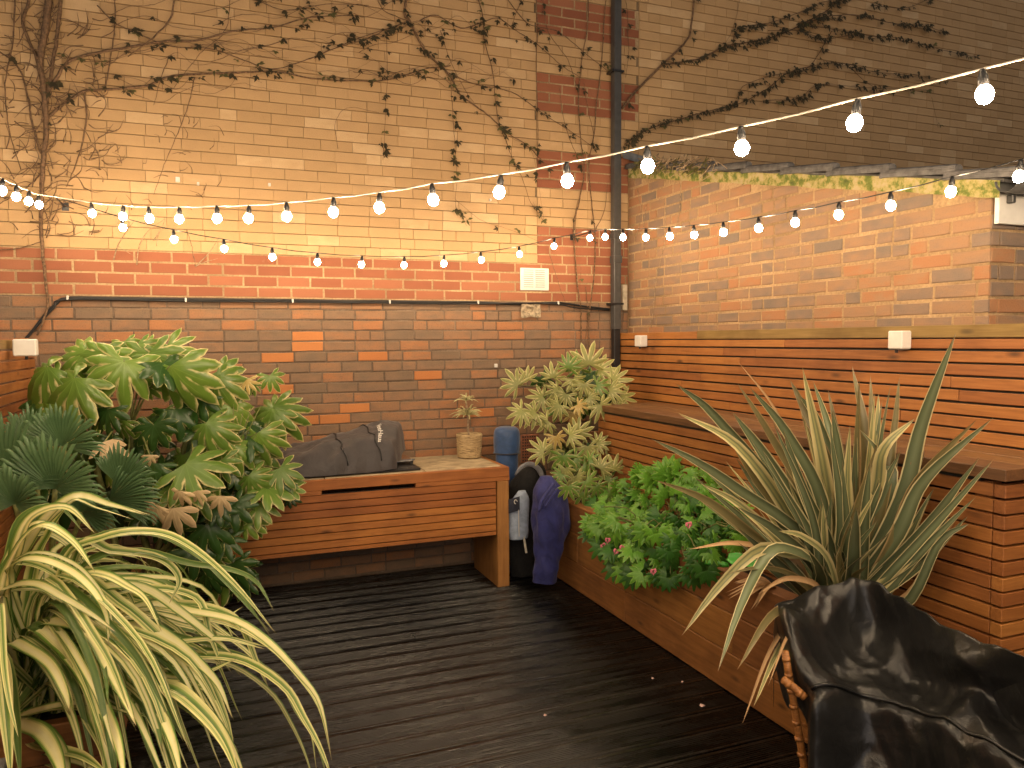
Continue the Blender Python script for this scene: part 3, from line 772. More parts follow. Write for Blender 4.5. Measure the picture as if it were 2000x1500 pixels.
for yy, zz, lb in ((-4.15, 2.98, 'added unseen bulb string high over the yard just above the picture'), (-5.35, 2.66, 'added unseen bulb string over the place of the viewer'), (-6.6, 2.6, 'added unseen bulb string behind the viewer')):  # added strings, out of view, to fill foreground and upper wall with light
    string_light(lb, [Vector((-.75 + .3*k, yy, zz - .004*k*(12-k))) for k in range(13)], (None, None), CABLE)

# ================================================================== COUNTER AND WHAT STANDS ON IT
ct = thing('outdoor_counter', (1.0, -.4, 0), 'orange slatted timber counter with stone top against the brick wall', 'counter')
YC = -.68
m = MB(); s0, s1 = at_y(628, 965, YC), at_y(812, 950, YC)
m.box(-.02, 1.964, YC-.004, YC+.04, .784, .851, .003); m.box(-.02, s0.x, YC-.003, YC+.04, .757, .7835); m.box(s1.x, 1.964, YC-.003, YC+.04, .757, .7835)
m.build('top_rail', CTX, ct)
for k in range(8):
    zt = .7525 - .0505*k; zb = zt - .0440
    if k == 7: zb = zt - .024
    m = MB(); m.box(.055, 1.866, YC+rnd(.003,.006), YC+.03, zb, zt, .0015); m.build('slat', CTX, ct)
m = MB(); m.box(.056, 1.87, YC+.0305, YC+.033, .375, .756); m.build('gap_shade_sheet', BLKP, ct)  # black sheet stands in for the shade seen through the slat gaps
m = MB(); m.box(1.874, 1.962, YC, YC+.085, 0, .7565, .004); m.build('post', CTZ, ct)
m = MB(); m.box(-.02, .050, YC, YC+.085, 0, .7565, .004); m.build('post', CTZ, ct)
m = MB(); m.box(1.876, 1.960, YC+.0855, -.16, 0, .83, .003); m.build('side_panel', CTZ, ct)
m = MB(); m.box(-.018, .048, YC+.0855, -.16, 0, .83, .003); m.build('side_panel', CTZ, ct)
m = MB(); m.box(1.918, 1.9635, YC+.0405, -.02, .8305, .8505, .002); m.build('edge_board', WY, ct)
for a, b_ in ((-.02, .695), (.70, 1.365), (1.37, 1.9175)):
    m = MB(); m.box(a+.002, b_-.001, YC+.041, -.015, .831, .857, .003); m.build('slab', SLAB, ct)

# barbecue under its cover
bq = thing('covered_barbecue', (.9, -.35, .857), 'tabletop barbecue under a charcoal cloth cover with white lettering', 'barbecue')
X0, X1 = .40, 1.305
def cov(u, v):
    # u along the length, v over the top from the back edge to the front edge
    x = X0 + (X1-X0)*u
    endl = min(1, u/.10); endr = min(1, (1-u)/.055)
    e = (1-(1-endl)**2.4) * (1-(1-endr)**2.6)
    H = (.135 + .135*min(1, max(0, (u-.05)/.65))**.9) * (.25+.75*e) + .012*sin(u*9)
    yb, yf = -.13, -.655 + .05*u*u
    s = v*2-1
    prof = (1-abs(s)**3.2)**.55
    skew = -.08*(1-abs(s))
    y = yb + (yf-yb)*(.5+.5*(abs(s)**.82*(1 if s > 0 else -1))) + skew*.3
    z = .872 + H*prof*(1-.28*max(0, s))
    wv = .016*nz(x*9, v*7, 1.3) + .022*nz(x*4.2+v*2, v*3.5, 5.1) + .008*abs(nz(x*22+v*9, v*16, 8))
    x += .02*(v-.5)*(u-.5) + .022*nz(v*4, u*3, 3) - .20*max(0, v-.35)*u**3
    return Vector((x, y - wv*.8*max(0, s), z + wv*(.4+prof)))
m = MB(); m.grid(cov, 60, 40); m.build('cloth_cover', COVER, bq, True)
for uu, du in ((.42, .10), (.655, .16)):
    pts = [cov(uu + du*(v/24)**1.5 + .012*sin(v*.9), .24+.74*v/24) + Vector((0, -.003, .003)) for v in range(25)]
    m = MB(); m.tube(pts, .0045, 5); m.build('seam', BLKP, bq, True)
fc = bpy.data.curves.new('lettering', 'FONT'); fc.body = 'VonHaus'; fc.size = .052; fc.extrude = 0; fc.offset = .0012
fo = bpy.data.objects.new('tmp', fc); COL.objects.link(fo); bpy.context.view_layer.update()
tme = bpy.data.meshes.new_from_object(fo.evaluated_get(bpy.context.evaluated_depsgraph_get())); bpy.data.objects.remove(fo)
LEN = max(v.co.x for v in tme.vertices)
for v in tme.vertices:
    tx, ty = v.co.x/LEN, v.co.y
    p = cov(.78 + ty/.9, .50 + .34*tx); nn = (cov(.79+ty/.9, .50+.34*tx)-p).cross(cov(.78+ty/.9, .51+.34*tx)-p).normalized()
    v.co = p + (nn if nn.z > 0 else -nn)*.0035
tme.materials.append(WHITE); link('lettering', tme, bq)
m = MB(); m.box(.43, 1.345, -.61, -.14, .860, .873, .003); m.build('base_tray', BLKP, bq)
m = MB(); m.box(1.20, 1.350, -.42, -.13, .892, .900, .002); m.tube([(1.205,-.425,.906),(1.352,-.425,.906)], .005, 6); m.build('side_shelf', STEEL, bq)
for xx in (1.22, 1.335):
    m = MB(); m.box(xx-.012, xx+.012, -.40, -.376, .8735, .8915); m.build('foot', BLKP, bq)

# potted plant in a woven basket
BC = Vector((1.832, -.20, .857))
pp = thing('potted_plant', BC, 'small spiky plant in a woven seagrass basket on the counter', 'potted plant')
m = MB(); prof_b = []
for k in range(23):
    z = .006 + .0078*k; r = .088 + .011*(k/22) + (.0022 if k % 2 else -.0012); prof_b.append((r, z))
prof_b = [(.07, .002)] + prof_b + [(.092, .184), (.090, .16)]
m.lathe(BC, prof_b, 28)
m.v = [(x + .002*nz(x*40, y*40, z*60), y, z + .0022*nz(x*25, y*25, 4)) for x, y, z in m.v]
m.build('basket', BASK, pp, True)
for a in (.6, -1.35, 2.4):
    m = MB(); m.tube([BC + Vector((.1*cos(a), .1*sin(a), z)) for z in (.01, .09, .175)], .004, 5); m.build('binding', BASK, pp)
m = MB(); m.lathe(BC, [(.088, .150), (.06, .160), (.001, .166)], 16); m.build('potting_soil', SOIL, pp)
m = MB(); m.tube(crom([BC+Vector((0,0,.15)), BC+Vector((-.01,0,.22)), BC+Vector((-.008,0,.30)), BC+Vector((-.02,.01,.43))], 10), [.008]*5+[.006]*6, 6); m.build('stem', TWIG, pp)
def strap(parent, pts, W, mat, facing=None, fold=.25, n=14, twist=0.0, name='leaf', base=.55):
    P = crom(pts, n); vs = []; us = []; vv = []
    for i, p in enumerate(P):
        t = i/n; tg = (P[min(i+1, n)] - P[max(i-1, 0)]).normalized()
        fc_ = facing if facing is not None else ((CAM - p).normalized()*.55 + Vector((0, 0, .75)))
        sd = tg.cross(fc_)
        if sd.length < 1e-4: sd = tg.cross(Vector((1, 0, 0)))
        sd.normalize(); nr = sd.cross(tg).normalized()
        if twist: q = Matrix.Rotation(twist*(.3+t), 3, tg); sd = q @ sd; nr = q @ nr
        wdt = W*.5 * min(1, base + 1.5*t) * max(0, 1 - t**2.6)**.85
        for k, off in enumerate((-1, -.5, 0, .5, 1)):
            vs.append(p + sd*(wdt*off) + nr*(fold*wdt*(abs(off)-.5)))
            us.append((off+1)/2); vv.append(t)
    fs = [(i*5+k, i*5+k+1, (i+1)*5+k+1, (i+1)*5+k) for i in range(n) for k in range(4)]
    b = MB(); b.add(vs, fs, u=us, v=vv); return b.build(name, mat, parent, True)
for hub, cnt, ln, wd in ((BC+Vector((-.012,0,.32)), 40, .135, .013), (BC+Vector((-.02,.005,.43)), 20, .10, .012)):
    for k in range(cnt):
        a = 2*pi*k/cnt + rnd(-.2,.2); e = rnd(.1, 1.1) if ln > .09 else rnd(.5, 1.3); L = ln*rnd(.75, 1.15)
        d = Vector((cos(a)*cos(e), sin(a)*cos(e)*.8, sin(e)))
        strap(pp, [hub, hub+d*L*.55, hub+d*L+Vector((0,0,-L*.30))], wd, PHB if ln < .09 else PHC, n=5)

# ================================================================== BAGS AND COATS IN THE CORNER
def loft(parent, name, rings, mat, n=22, amp=.012, fr=9.0, seed=0.0, sub=5, cap=True):
    """rings: (centre, rx, ry); a soft lumpy body swept through them"""
    C_ = crom([r[0] for r in rings], sub*(len(rings)-1)); m_ = len(C_)
    RR = crom([Vector((r[1], r[2], 0)) for r in rings], sub*(len(rings)-1))
    vs = []
    for c, r in zip(C_, RR):
        for k in range(n):
            a = 2*pi*k/n; q = Vector((cos(a)*max(.004, r.x), sin(a)*max(.004, r.y), 0)); p = c + q
            d = amp*(nz(p.x*fr+seed, p.y*fr, p.z*fr*.5) + .7*nz(p.x*fr*1.5+seed, p.y*fr*1.5, p.z*fr*1.1+p.x*fr*1.2) - .5*abs(nz(p.x*fr*1.8, p.y*fr*1.8+seed, (p.z+p.x*.8)*fr*.9)))
            vs.append(p + q.normalized()*d)
    fs = [(i*n+k, i*n+(k+1) % n, (i+1)*n+(k+1) % n, (i+1)*n+k) for i in range(m_-1) for k in range(n)]
    fs += [tuple(reversed(range(n))), tuple(range((m_-1)*n, m_*n))]
    b = MB(); b.add(vs, fs); return b.build(name, mat, parent, True)
bb = thing('rolled_bag', (2.095, -.30, 0), 'upright blue rolled bag standing behind the end of the counter', 'bag')
c = V(2.095, -.30, 0)
loft(bb, 'body', [(c+V(0,0,.002), .07, .07), (c+V(0,0,.05), .088, .088), (c+V(0,0,.45), .090, .09), (c+V(0,0,.80), .086, .086), (c+V(0,0,.898), .084, .084)], BLUE, amp=.006, fr=7)
loft(bb, 'hood', [(c+V(0,0,.886), .09, .09), (c+V(0,0,.90), .097, .097), (c+V(0,0,.97), .101, .101), (c+V(0,0,1.05), .098, .098), (c+V(0,0,1.083), .075, .075), (c+V(0,0,1.092), .02, .02)], BLUE, amp=.005, fr=7, seed=4)
m = MB(); m.tube([c+V(.1*cos(a*pi/12), .1*sin(a*pi/12), .893) for a in range(25)], .005, 6); m.build('hem', DKNAV, bb, True)

nb = thing('padded_bag', (2.2, -.82, 0), 'long navy padded bag slumped upright against the sleeper planter', 'bag')
nr_ = []
for px, py, r in ((1064,1136,22),(1066,1120,24),(1069,1085,29),(1074,1045,36),(1078,1008,39),(1077,972,37),(1072,948,29),(1066,930,10)):
    p = at_y(px, py, -.86); s_ = (p-CAM).dot(fwd)/FPX; nr_.append((V(min(p.x, 2.345-r*s_*1.02), p.y, max(p.z, .004)), r*s_, r*s_*.85))
loft(nb, 'body', nr_, NAVY, n=48, amp=.030, fr=8, seed=5.2, sub=12)
m = MB(); m.tube(crom([at_y(px, py, Y) for px, py, Y in ((1082,945,-.99),(1070,960,-1.0),(1058,978,-1.0),(1052,1000,-1.0))], 12), [.012]*13, 7); m.build('fold', NAVY, nb, True)
m = MB(); m.tube(crom([at_y(px, py, Y) for px, py, Y in ((1090,955,-.995),(1076,972,-1.005),(1064,990,-1.005))], 10), .010, 7); m.build('fold', NAVY, nb, True)


bc_ = thing('black_coat', (2.08, -.5, 0), 'black fleece coat with grey collar heaped beside the counter post', 'coat')
br = []
for px, py, r in ((1020,1125,24),(1018,1070,28),(1020,1010,33),(1028,965,36),(1034,935,33),(1042,915,24),(1050,904,8)):
    p = at_y(px, py, -.50); s_ = (p-CAM).dot(fwd)/FPX; br.append((V(max(p.x, 1.985+r*s_), p.y, max(p.z, .01)), r*s_, r*s_*.7))
loft(bc_, 'body', br, BLKF, n=26, amp=.02, fr=14, seed=6.1, sub=6)
m = MB(); m.tube(crom([at_y(px, py, -.60) for px, py in ((1006,928),(1018,913),(1034,906),(1050,914),(1059,930),(1061,948))], 16), [.008,.012,.015,.018]+[.019]*9+[.016,.012,.008,.006], 8, squash=.6); m.build('collar', GREYF, bc_, True)

pj = thing('pale_jacket', (2.04, -.64, .4), 'light blue jacket with white zip hanging beside the counter post', 'jacket')
jr = []
for px, py, r in ((1013,1052,19),(1012,1030,21),(1013,1000,21),(1017,975,18),(1020,958,9)):
    p = at_y(px, py, -.63); s_ = (p-CAM).dot(fwd)/FPX; jr.append((V(p.x, p.y, p.z), r*s_, r*s_*.55))
loft(pj, 'body', jr, PALE, n=24, amp=.007, fr=12, seed=9.7, sub=6)
zp = [at_y(px, py, -.688) for px, py in ((1012,985),(1013,1010),(1014,1048))]
m = MB(); m.tube(crom(zp, 8), .0035, 5); m.build('zip', WHITE, pj)
m = MB(); p = at_y(1003, 985, -.672); m.grid(lambda u, v: (p.x-.045+.085*u, -.690-.012*sin(pi*u)*sin(pi*v), p.z-.05+.10*v+.015*(u-.5)), 8, 8); m.build('dark_panel', DKNAV, pj, True)
p = at_y(1007, 980, -.705); m = MB(); m.tube([p+V(.011*cos(a*pi/6), -.002, .014*sin(a*pi/6)) for a in range(10)], .0032, 5); m.build('emblem', WHITE, pj)
m = MB(); m.tube(crom([at_y(px, py, -.66) for px, py in ((1022,1044),(1025,1060),(1028,1080))], 8), .008, 6, squash=.3); m.build('strap', WEBB, pj)

# ================================================================== LEAF SHAPES
def palmate(n, spread, sinus, wid, droop, fold, seed, curl=.0):
    R = random.Random(seed); vs = [V(0, 0, 0)]; ms = [0.02]; fs = []
    angs = [radians(-spread + 2*spread*i/(n-1)) + R.uniform(-.05, .05) for i in range(n)]
    Ls = [(.62 + .38*cos(a*.62))*R.uniform(.92, 1.06) for a in angs]
    def P(r, a, off=0.0, z=0.0):
        x, y = sin(a)*r + cos(a)*off, cos(a)*r - sin(a)*off
        d = math.hypot(x, y); return V(x, y, -droop*d*d + z + curl*abs(x)*.4)
    def add(p, mm): vs.append(p); ms.append(mm); return len(vs)-1
    sn = []
    for i in range(n+1):
        if i == 0: a = angs[0]-.16; r = sinus*.55
        elif i == n: a = angs[-1]+.16; r = sinus*.55
        else: a = (angs[i-1]+angs[i])/2; r = sinus*R.uniform(.9, 1.1)*min(Ls[i-1], Ls[i])
        sn.append(add(P(r, a, 0, -fold*.10), 1.0 if 0 < i < n else .9))
    for i, a in enumerate(angs):
        L = Ls[i]; w = wid*R.uniform(.9, 1.1)*L; bend = R.uniform(-.06, .06)
        m1, m2, m3 = add(P(sinus*.85*L, a, 0, .02*fold), 0), add(P(.66*L, a, bend*.3*L, .02*fold), 0), add(P(.86*L, a, bend*.7*L), .15)
        tp = add(P(L, a, bend*L, -.04), 1)
        l2, r2 = add(P(.62*L, a, -w, -fold*w), 1), add(P(.62*L, a, w, -fold*w), 1)
        l3, r3 = add(P(.84*L, a, -w*.68+bend*.6*L, -fold*w), 1), add(P(.84*L, a, w*.68+bend*.6*L, -fold*w), 1)
        s0_, s1_ = sn[i], sn[i+1]
        fs += [(0, m1, s0_), (0, s1_, m1), (s0_, m1, m2, l2), (m1, s1_, r2, m2), (l2, m2, m3, l3), (m2, r2, r3, m3), (l3, m3, tp), (m3, r3, tp)]
    return vs, fs, ms
def leaf_mesh(shape, mat, name='leaf'):
    b = MB(); b.add(shape[0], shape[1], m=shape[2]); return b.mesh(name, mat, True)
SH_F = [palmate((7, 8, 9, 8, 9, 7, 8, 9)[s], (104, 118, 124, 110, 120, 112, 126, 108)[s], .44 + .02*(s % 4), .15 + .012*(s % 4), (.22, .45, .62, .34, .80, .5, .28, .7)[s], (.5, .8, 1.0, .6, 1.2, .9, .4, .7)[s], 100+s, (0, .3, 0, .5, 0, .2, .6, 0)[s]) for s in range(8)]
SH_P = [palmate(8, 112, .36, .120, .18 + .08*(s % 3), .6, 200+s) for s in range(4)]
SH_D = [palmate(5, 80, .42, .17, .8, 1.1, 300+s, .5) for s in range(3)]
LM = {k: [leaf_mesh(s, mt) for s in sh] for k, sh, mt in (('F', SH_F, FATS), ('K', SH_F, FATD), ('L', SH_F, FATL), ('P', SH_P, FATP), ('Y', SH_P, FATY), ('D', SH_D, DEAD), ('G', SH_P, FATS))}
def frame(P, d, n, s):
    d = Vector(d).normalized(); n = Vector(n); n = (n - d*n.dot(d)).normalized(); x = d.cross(n)
    return Matrix(((x.x*s, d.x*s, n.x*s, P.x), (x.y*s, d.y*s, n.y*s, P.y), (x.z*s, d.z*s, n.z*s, P.z), (0, 0, 0, 1)))
def put_leaf(parent, kind, P, d, n, s): return link('leaf', random.choice(LM[kind]), parent, frame(P, d, n, s))
def px_leaf(parent, kind, px, py, Y, rpx, th, tocam=.45, up=.5, d_out=.35):
    P = at_y(px, py, Y); s = rpx*(P-CAM).dot(fwd)/FPX
    th = radians(th); d = right*cos(th) + Vector((0,0,1))*sin(th) - Vector((fwd.x, fwd.y, 0))*d_out
    n = -Vector((fwd.x, fwd.y, 0))*tocam + Vector((0, 0, up)) + right*rnd(-.2, .2)
    put_leaf(parent, kind, P, d, n, s); return P

# ------------------------------------------------------------------ big variegated shrub, left
sh = thing('fatsia_shrub', (-.40, -.85, .38), 'large glossy green shrub with cream-edged lobed leaves beside the counter', 'shrub')
trunk = V(-.38, -.80, .36); stalks = MB()
heads = [at_y(255, 835, -.85), at_y(365, 850, -.8), at_y(430, 935, -.9), at_y(150, 800, -.85), at_y(400, 1010, -.95)]
for i, h in enumerate(heads):
    stalks.tube(crom([trunk+V(rnd(-.1,.1), rnd(-.05,.05), 0), trunk.lerp(h, .5)+V(rnd(-.05,.05), 0, .06), h], 8), [.022,.021,.02,.018,.017,.016,.016,.015,.012], 7)
tops = [  # px, py, Y, radius px, direction, kind
 (243,705,-1.10,98,-92,'F'), (145,738,-1.12,104,-122,'F'), (92,716,-1.0,88,-146,'F'), (332,715,-1.12,100,-66,'F'), (268,672,-.85,52,-50,'F'),
 (322,682,-.9,84,-38,'F'), (418,737,-1.02,78,-58,'F'), (480,742,-1.0,38,-92,'Y'), (527,733,-.98,40,-78,'F'), (168,688,-.9,74,-160,'F'),
 (205,690,-.95,78,-105,'F'), (290,690,-.92,80,-75,'F'), (448,790,-1.0,70,-62,'F'), (402,826,-1.1,80,-55,'F'), (502,846,-1.02,66,-72,'F'), (240,680,-.8,70,-100,'F'),
 (362,905,-1.18,100,-28,'F'), (455,868,-1.05,62,-70,'F'), (545,915,-1.0,62,-40,'F'), (520,952,-1.02,64,-35,'F'), (485,930,-1.05,66,-60,'F'), (560,938,-.98,42,-25,'F'),
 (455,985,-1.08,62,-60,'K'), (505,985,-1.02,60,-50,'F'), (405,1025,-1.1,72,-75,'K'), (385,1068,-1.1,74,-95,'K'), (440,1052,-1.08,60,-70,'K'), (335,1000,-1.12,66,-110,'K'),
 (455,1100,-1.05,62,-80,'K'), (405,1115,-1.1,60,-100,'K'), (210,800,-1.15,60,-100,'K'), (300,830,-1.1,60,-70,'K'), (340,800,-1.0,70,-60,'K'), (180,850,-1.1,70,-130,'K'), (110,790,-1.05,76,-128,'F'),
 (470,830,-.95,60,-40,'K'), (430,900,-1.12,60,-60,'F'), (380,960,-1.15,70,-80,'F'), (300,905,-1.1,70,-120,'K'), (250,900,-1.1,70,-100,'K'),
 (350,958,-1.4,39,-95,'D'), (305,985,-1.42,46,-110,'D'), (338,992,-1.44,52,-85,'D'), (430,968,-1.38,41,-95,'D'), (385,958,-1.38,28,-80,'D'), (205,862,-1.3,50,-30,'D'), (292,888,-1.25,20,-90,'D')]
for px, py, Y, r, th, kd in tops:
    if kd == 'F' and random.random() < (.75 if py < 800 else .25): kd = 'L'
    if kd in 'FLK':
        for _ in range(2): px_leaf(sh, random.choice('FLK'), px + rnd(-42, 42), py + rnd(-12, 48), Y + rnd(.02, .2), r*rnd(.4, .7), th + rnd(-45, 45), .45+rnd(-.3,.3), .5+rnd(-.3,.3), .35+rnd(-.25,.25))
    P = px_leaf(sh, kd, px, py, Y, r*rnd(.8, 1.02), th + rnd(-12, 12), .45+rnd(-.2,.25), .5+rnd(-.25,.2), .35+rnd(-.2,.2))
    h = min(heads, key=lambda q: (q-P).length)
    stalks.tube(crom([h, h.lerp(P, .5)+V(0, .03, .05), P], 6), [.007,.006,.0055,.005,.005,.0045,.004], 5)
for k in range(85):   # the inner mass of leaves
    px, py = rnd(60, 545), rnd(770, 1120)
    if py < 690 + abs(px-260)*.35 or (py > 1010 and px < 300) or px > 560 - max(0, py-980)*.75: continue
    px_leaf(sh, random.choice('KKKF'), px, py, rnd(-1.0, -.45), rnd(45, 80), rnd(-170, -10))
for a in ((440,830),(480,800)):
    b0 = at_y(385, 915, -1.0) if a[0] == 440 else at_y(455, 900, -1.0)
    for k in range(7):
        stalks.tube([b0, at_y(a[0]-60+18*k, a[1]+rnd(-15,25), -1.02)], [.005, .002], 4)
stalks.build('stem', GSTEM, sh, True)

# ------------------------------------------------------------------ fan palm, far left
pa = thing('fan_palm', (-.72, -1.75, .38), 'dark green fan palm with pleated leaves at the left edge', 'palm')
pst = MB(); hubp = V(-.70, -1.75, .40)
def fan(hx, hy, Y, rpx, a0, a1, nseg, tilt):
    H = at_y(hx, hy, Y); s = rpx*(H-CAM).dot(fwd)/FPX; b = MB()
    up = Vector((0,0,1)); back = Vector((fwd.x, fwd.y, 0)).normalized(); vs = [H]; ms = [0.0]; fs = []
    for k in range(nseg):
        a = radians(a0 + (a1-a0)*k/(nseg-1)) + rnd(-.02,.02); da = radians(abs(a1-a0)/(nseg-1))*.48
        L = s*rnd(.82, 1.05)*(.78+.22*sin(pi*(k+.5)/nseg))
        def q(r, aa, lift): return H + (right*cos(aa) + up*sin(aa)*.92)*r + back*(-tilt*r + .35*tilt*r*r/s) - back*lift + V(0,0,-.18*r*r/s*abs(cos(aa)))
        i0 = len(vs)
        for r, wf, lf in ((.10, 1, .3), (.66, 1, 1), (.88, .6, .6)):
            vs += [q(L*r, a-da*wf, 0), q(L*r, a, .020*lf), q(L*r, a+da*wf, 0)]; ms += [.9, .1, .9]
        vs.append(q(L, a, 0) + V(0, 0, -.02*rnd(0,1))); ms.append(.8)
        fs += [(0, i0, i0+1), (0, i0+1, i0+2)]
        for rr_ in (0, 3): fs += [(i0+rr_, i0+rr_+3, i0+rr_+4, i0+rr_+1), (i0+rr_+1, i0+rr_+4, i0+rr_+5, i0+rr_+2)]
        fs += [(i0+6, i0+9, i0+7), (i0+7, i0+9, i0+8)]
    b.add(vs, fs, m=ms); b.build('leaf', PALM, pa, True)
    pst.tube(crom([hubp + V(rnd(-.05,.05), rnd(-.05,.05), 0), hubp.lerp(H, .55)+V(0, .02, .03), H], 8), .010, 6)
for a in ((124,872,-1.75,112,-8,168,30,.35), (18,945,-1.95,165,10,150,30,.25), (108,955,-2.05,138,-12,172,34,.45), (236,950,-1.85,112,-2,120,24,.4),
          (215,978,-1.9,120,-22,70,20,.35), (30,985,-2.1,100,-30,200,30,.5), (160,1000,-1.9,90,-40,150,26,.3), (70,880,-1.6,110,40,160,24,.2)): fan(*a)
pst.tube([V(-.70,-1.75,.36), hubp+V(0,0,.12)], [.05,.04], 8); pst.build('stem', GSTEM, pa, True)

# ------------------------------------------------------------------ yellow striped plant, left foreground
ph = thing('striped_flax', (-.62, -2.4, .38), 'arching strap-leaved plant with yellow and green stripes in the left foreground', 'flax plant')
HB = V(-.62, -2.38, .38)
def flax(parent, hub, pts, yb, yt, wpx, mat, **k):
    n = len(pts); W3 = []
    for i, (px, py) in enumerate(pts): W3.append(at_y(px, py, yb + (yt-yb)*((i+1)/n)))
    s = (W3[n//2]-CAM).dot(fwd)/FPX
    return strap(parent, [hub + V(rnd(-.07,.07), rnd(-.06,.06), 0)] + W3, wpx*s, mat, n=28, **k)
FL = [
 ([(10,1190),(60,1050),(140,970),(215,985),(285,1006)], -2.5, 30, 'Y'), ([(5,1180),(28,1080),(80,1026),(140,1055),(186,1118)], -2.75, 36, 'Y'),
 ([(120,1110),(200,1050),(300,1038),(375,1068),(460,1142),(541,1240)], -2.8, 22, 'Y'), ([(150,1120),(260,1076),(370,1100),(448,1112),(500,1136),(536,1195)], -2.8, 18, 'G'),
 ([(170,1240),(280,1180),(380,1194),(460,1212),(525,1254),(582,1314),(624,1372),(646,1470)], -2.95, 24, 'Y'), ([(200,1330),(300,1285),(400,1280),(480,1292),(556,1342),(592,1400),(626,1462),(652,1530)], -3.05, 26, 'Y'),
 ([(64,1232),(120,1258),(168,1316),(202,1384),(230,1450),(246,1540)], -3.25, 44, 'Y'), ([(80,1230),(128,1216),(180,1240),(212,1300),(242,1362),(266,1418)], -3.15, 36, 'Y'),
 ([(130,1260),(200,1258),(256,1300),(304,1372),(338,1450),(356,1530)], -3.25, 36, 'Y'), ([(200,1380),(288,1344),(340,1346),(400,1396),(440,1452),(470,1530)], -3.25, 40, 'Y'),
 ([(130,1270),(228,1228),(288,1224),(340,1252),(384,1290),(426,1336),(454,1404)], -2.95, 28, 'Y'), ([(80,1180),(160,1124),(204,1122),(248,1144),(284,1170),(316,1234)], -2.85, 26, 'Y'),
 ([(10,1150),(32,1098),(80,1092),(140,1116),(184,1156),(208,1204),(212,1262)], -2.9, 26, 'Y'), ([(5,1180),(20,1146),(72,1140),(120,1164),(180,1200),(226,1234)], -2.95, 24, 'Y'),
 ([(100,1200),(192,1148),(280,1148),(360,1200),(420,1248),(454,1278)], -2.8, 26, 'Y'), ([(220,1300),(300,1262),(360,1252),(440,1248),(518,1268)], -2.85, 24, 'Y'),
 ([(-30,1250),(0,1300),(12,1400),(22,1530)], -3.3, 40, 'Y'), ([(40,1405),(80,1430),(110,1475),(128,1540)], -3.25, 46, 'Y'), ([(60,1440),(108,1462),(160,1476),(210,1510)], -3.25, 30, 'Y'),
 ([(40,1395),(120,1376),(190,1374),(262,1396)], -3.0, 24, 'Y'), ([(150,1080),(220,1075),(310,1090),(350,1130),(330,1180)], -2.7, 22, 'G'), ([(60,1130),(95,1040),(130,990)], -2.45, 26, 'G'),
 ([(20,1150),(30,1080),(60,1010),(130,990),(186,1042)], -2.6, 28, 'Y'), ([(170,1150),(185,1240),(196,1280),(206,1320),(212,1380)], -3.1, 16, 'G'), ([(140,1140),(240,1180),(330,1260),(400,1320),(440,1400),(460,1480)], -3.0, 24, 'G'),
 ([(280,1200),(340,1180),(420,1190),(470,1220),(500,1290),(524,1342)], -2.75, 20, 'G'), ([(150,1200),(260,1150),(380,1165),(410,1240),(436,1310)], -2.7, 22, 'G'), ([(90,1300),(150,1240),(240,1290),(300,1390),(318,1470)], -3.15, 30, 'G'),
 ([(20,1260),(60,1270),(100,1300),(126,1350),(136,1388)], -3.2, 30, 'Y'), ([(-10,1240),(0,1180),(8,1300),(20,1380),(36,1440)], -3.3, 18, 'G')]
for pts, yt, wpx, kd in FL:
    flax(ph, HB, pts, -2.42, yt, wpx*rnd(.85, 1.1), random.choice([PHY, PHZ, PHZ, PHW]) if kd == 'Y' else random.choice([PHG, PHW]), twist=rnd(-.25, .25))
    if kd == 'Y':
        o1, o2 = rnd(-26, 26), rnd(-22, 30); q2 = [(a+o1*(.4+.6*i/len(pts))+rnd(-5,5), b+o2*(.4+.6*i/len(pts))) for i, (a, b) in enumerate(pts)]
        flax(ph, HB, q2, -2.42, yt+rnd(.08,.3), wpx*rnd(.55, .85), random.choice([PHZ, PHW, PHG, PHY]), twist=rnd(-.3, .3))
        o1, o2 = rnd(-45, 20), rnd(-10, 55); q3 = [(a+o1*(.4+.6*i/len(pts))+rnd(-5,5), b+o2*(.4+.6*i/len(pts))) for i, (a, b) in enumerate(pts)]
        flax(ph, HB, q3, -2.42, yt+rnd(.15,.4), wpx*rnd(.45, .8), random.choice([PHW, PHG, PHY, PHZ]), twist=rnd(-.4, .4))
for k in range(210):   # inner mass
    a = rnd(-.5, 2.9); L = rnd(.45, .95); e = rnd(.35, 1.2); d = V(cos(a-.9)*.9+.25, sin(a-.9), 0).normalized()
    p1 = HB + d*L*.35*cos(e) + V(0, 0, L*.62*sin(e)); p2 = HB + d*L*.75 + V(0, 0, L*.5*sin(e)); p3 = HB + d*L*rnd(.95, 1.1) + V(0, 0, L*rnd(-.25, .3))
    q = [proj(p) for p in (p1, p2, p3)]
    if max(t[0] for t in q) > 480 or min(t[1] for t in q) < 1015 + .05*q[1][0]: continue
    strap(ph, [HB + V(rnd(-.12,.12), rnd(-.12,.12), 0), p1, p2, p3], rnd(.026, .045), random.choice([PHY, PHW, PHG, PHG, PHZ]), n=16, twist=rnd(-.4, .4))

# grey pot at the very edge
gp = thing('grey_pot', (-.80, -3.05, 0), 'grey square pot half hidden at the bottom left edge', 'pot')
m = MB()
for (z, s) in ((0, .14), (.36, .18)): pass
def potside(u, v):
    s = .14 + .045*v; k = u*4; i = int(k) % 4; f_ = k-int(k)
    c4 = [(-1,-1),(1,-1),(1,1),(-1,1)]; a, b_ = c4[i], c4[(i+1) % 4]
    return (-.80 + s*(a[0]+(b_[0]-a[0])*f_), -3.05 + s*(a[1]+(b_[1]-a[1])*f_), .004+.40*v)
m.grid(potside, 4, 4, True); m.build('body', LEAD, gp)
m = MB(); m.box(-.985, -.615, -3.235, -2.865, .404, .425, .004); m.build('rim', LEAD, gp)

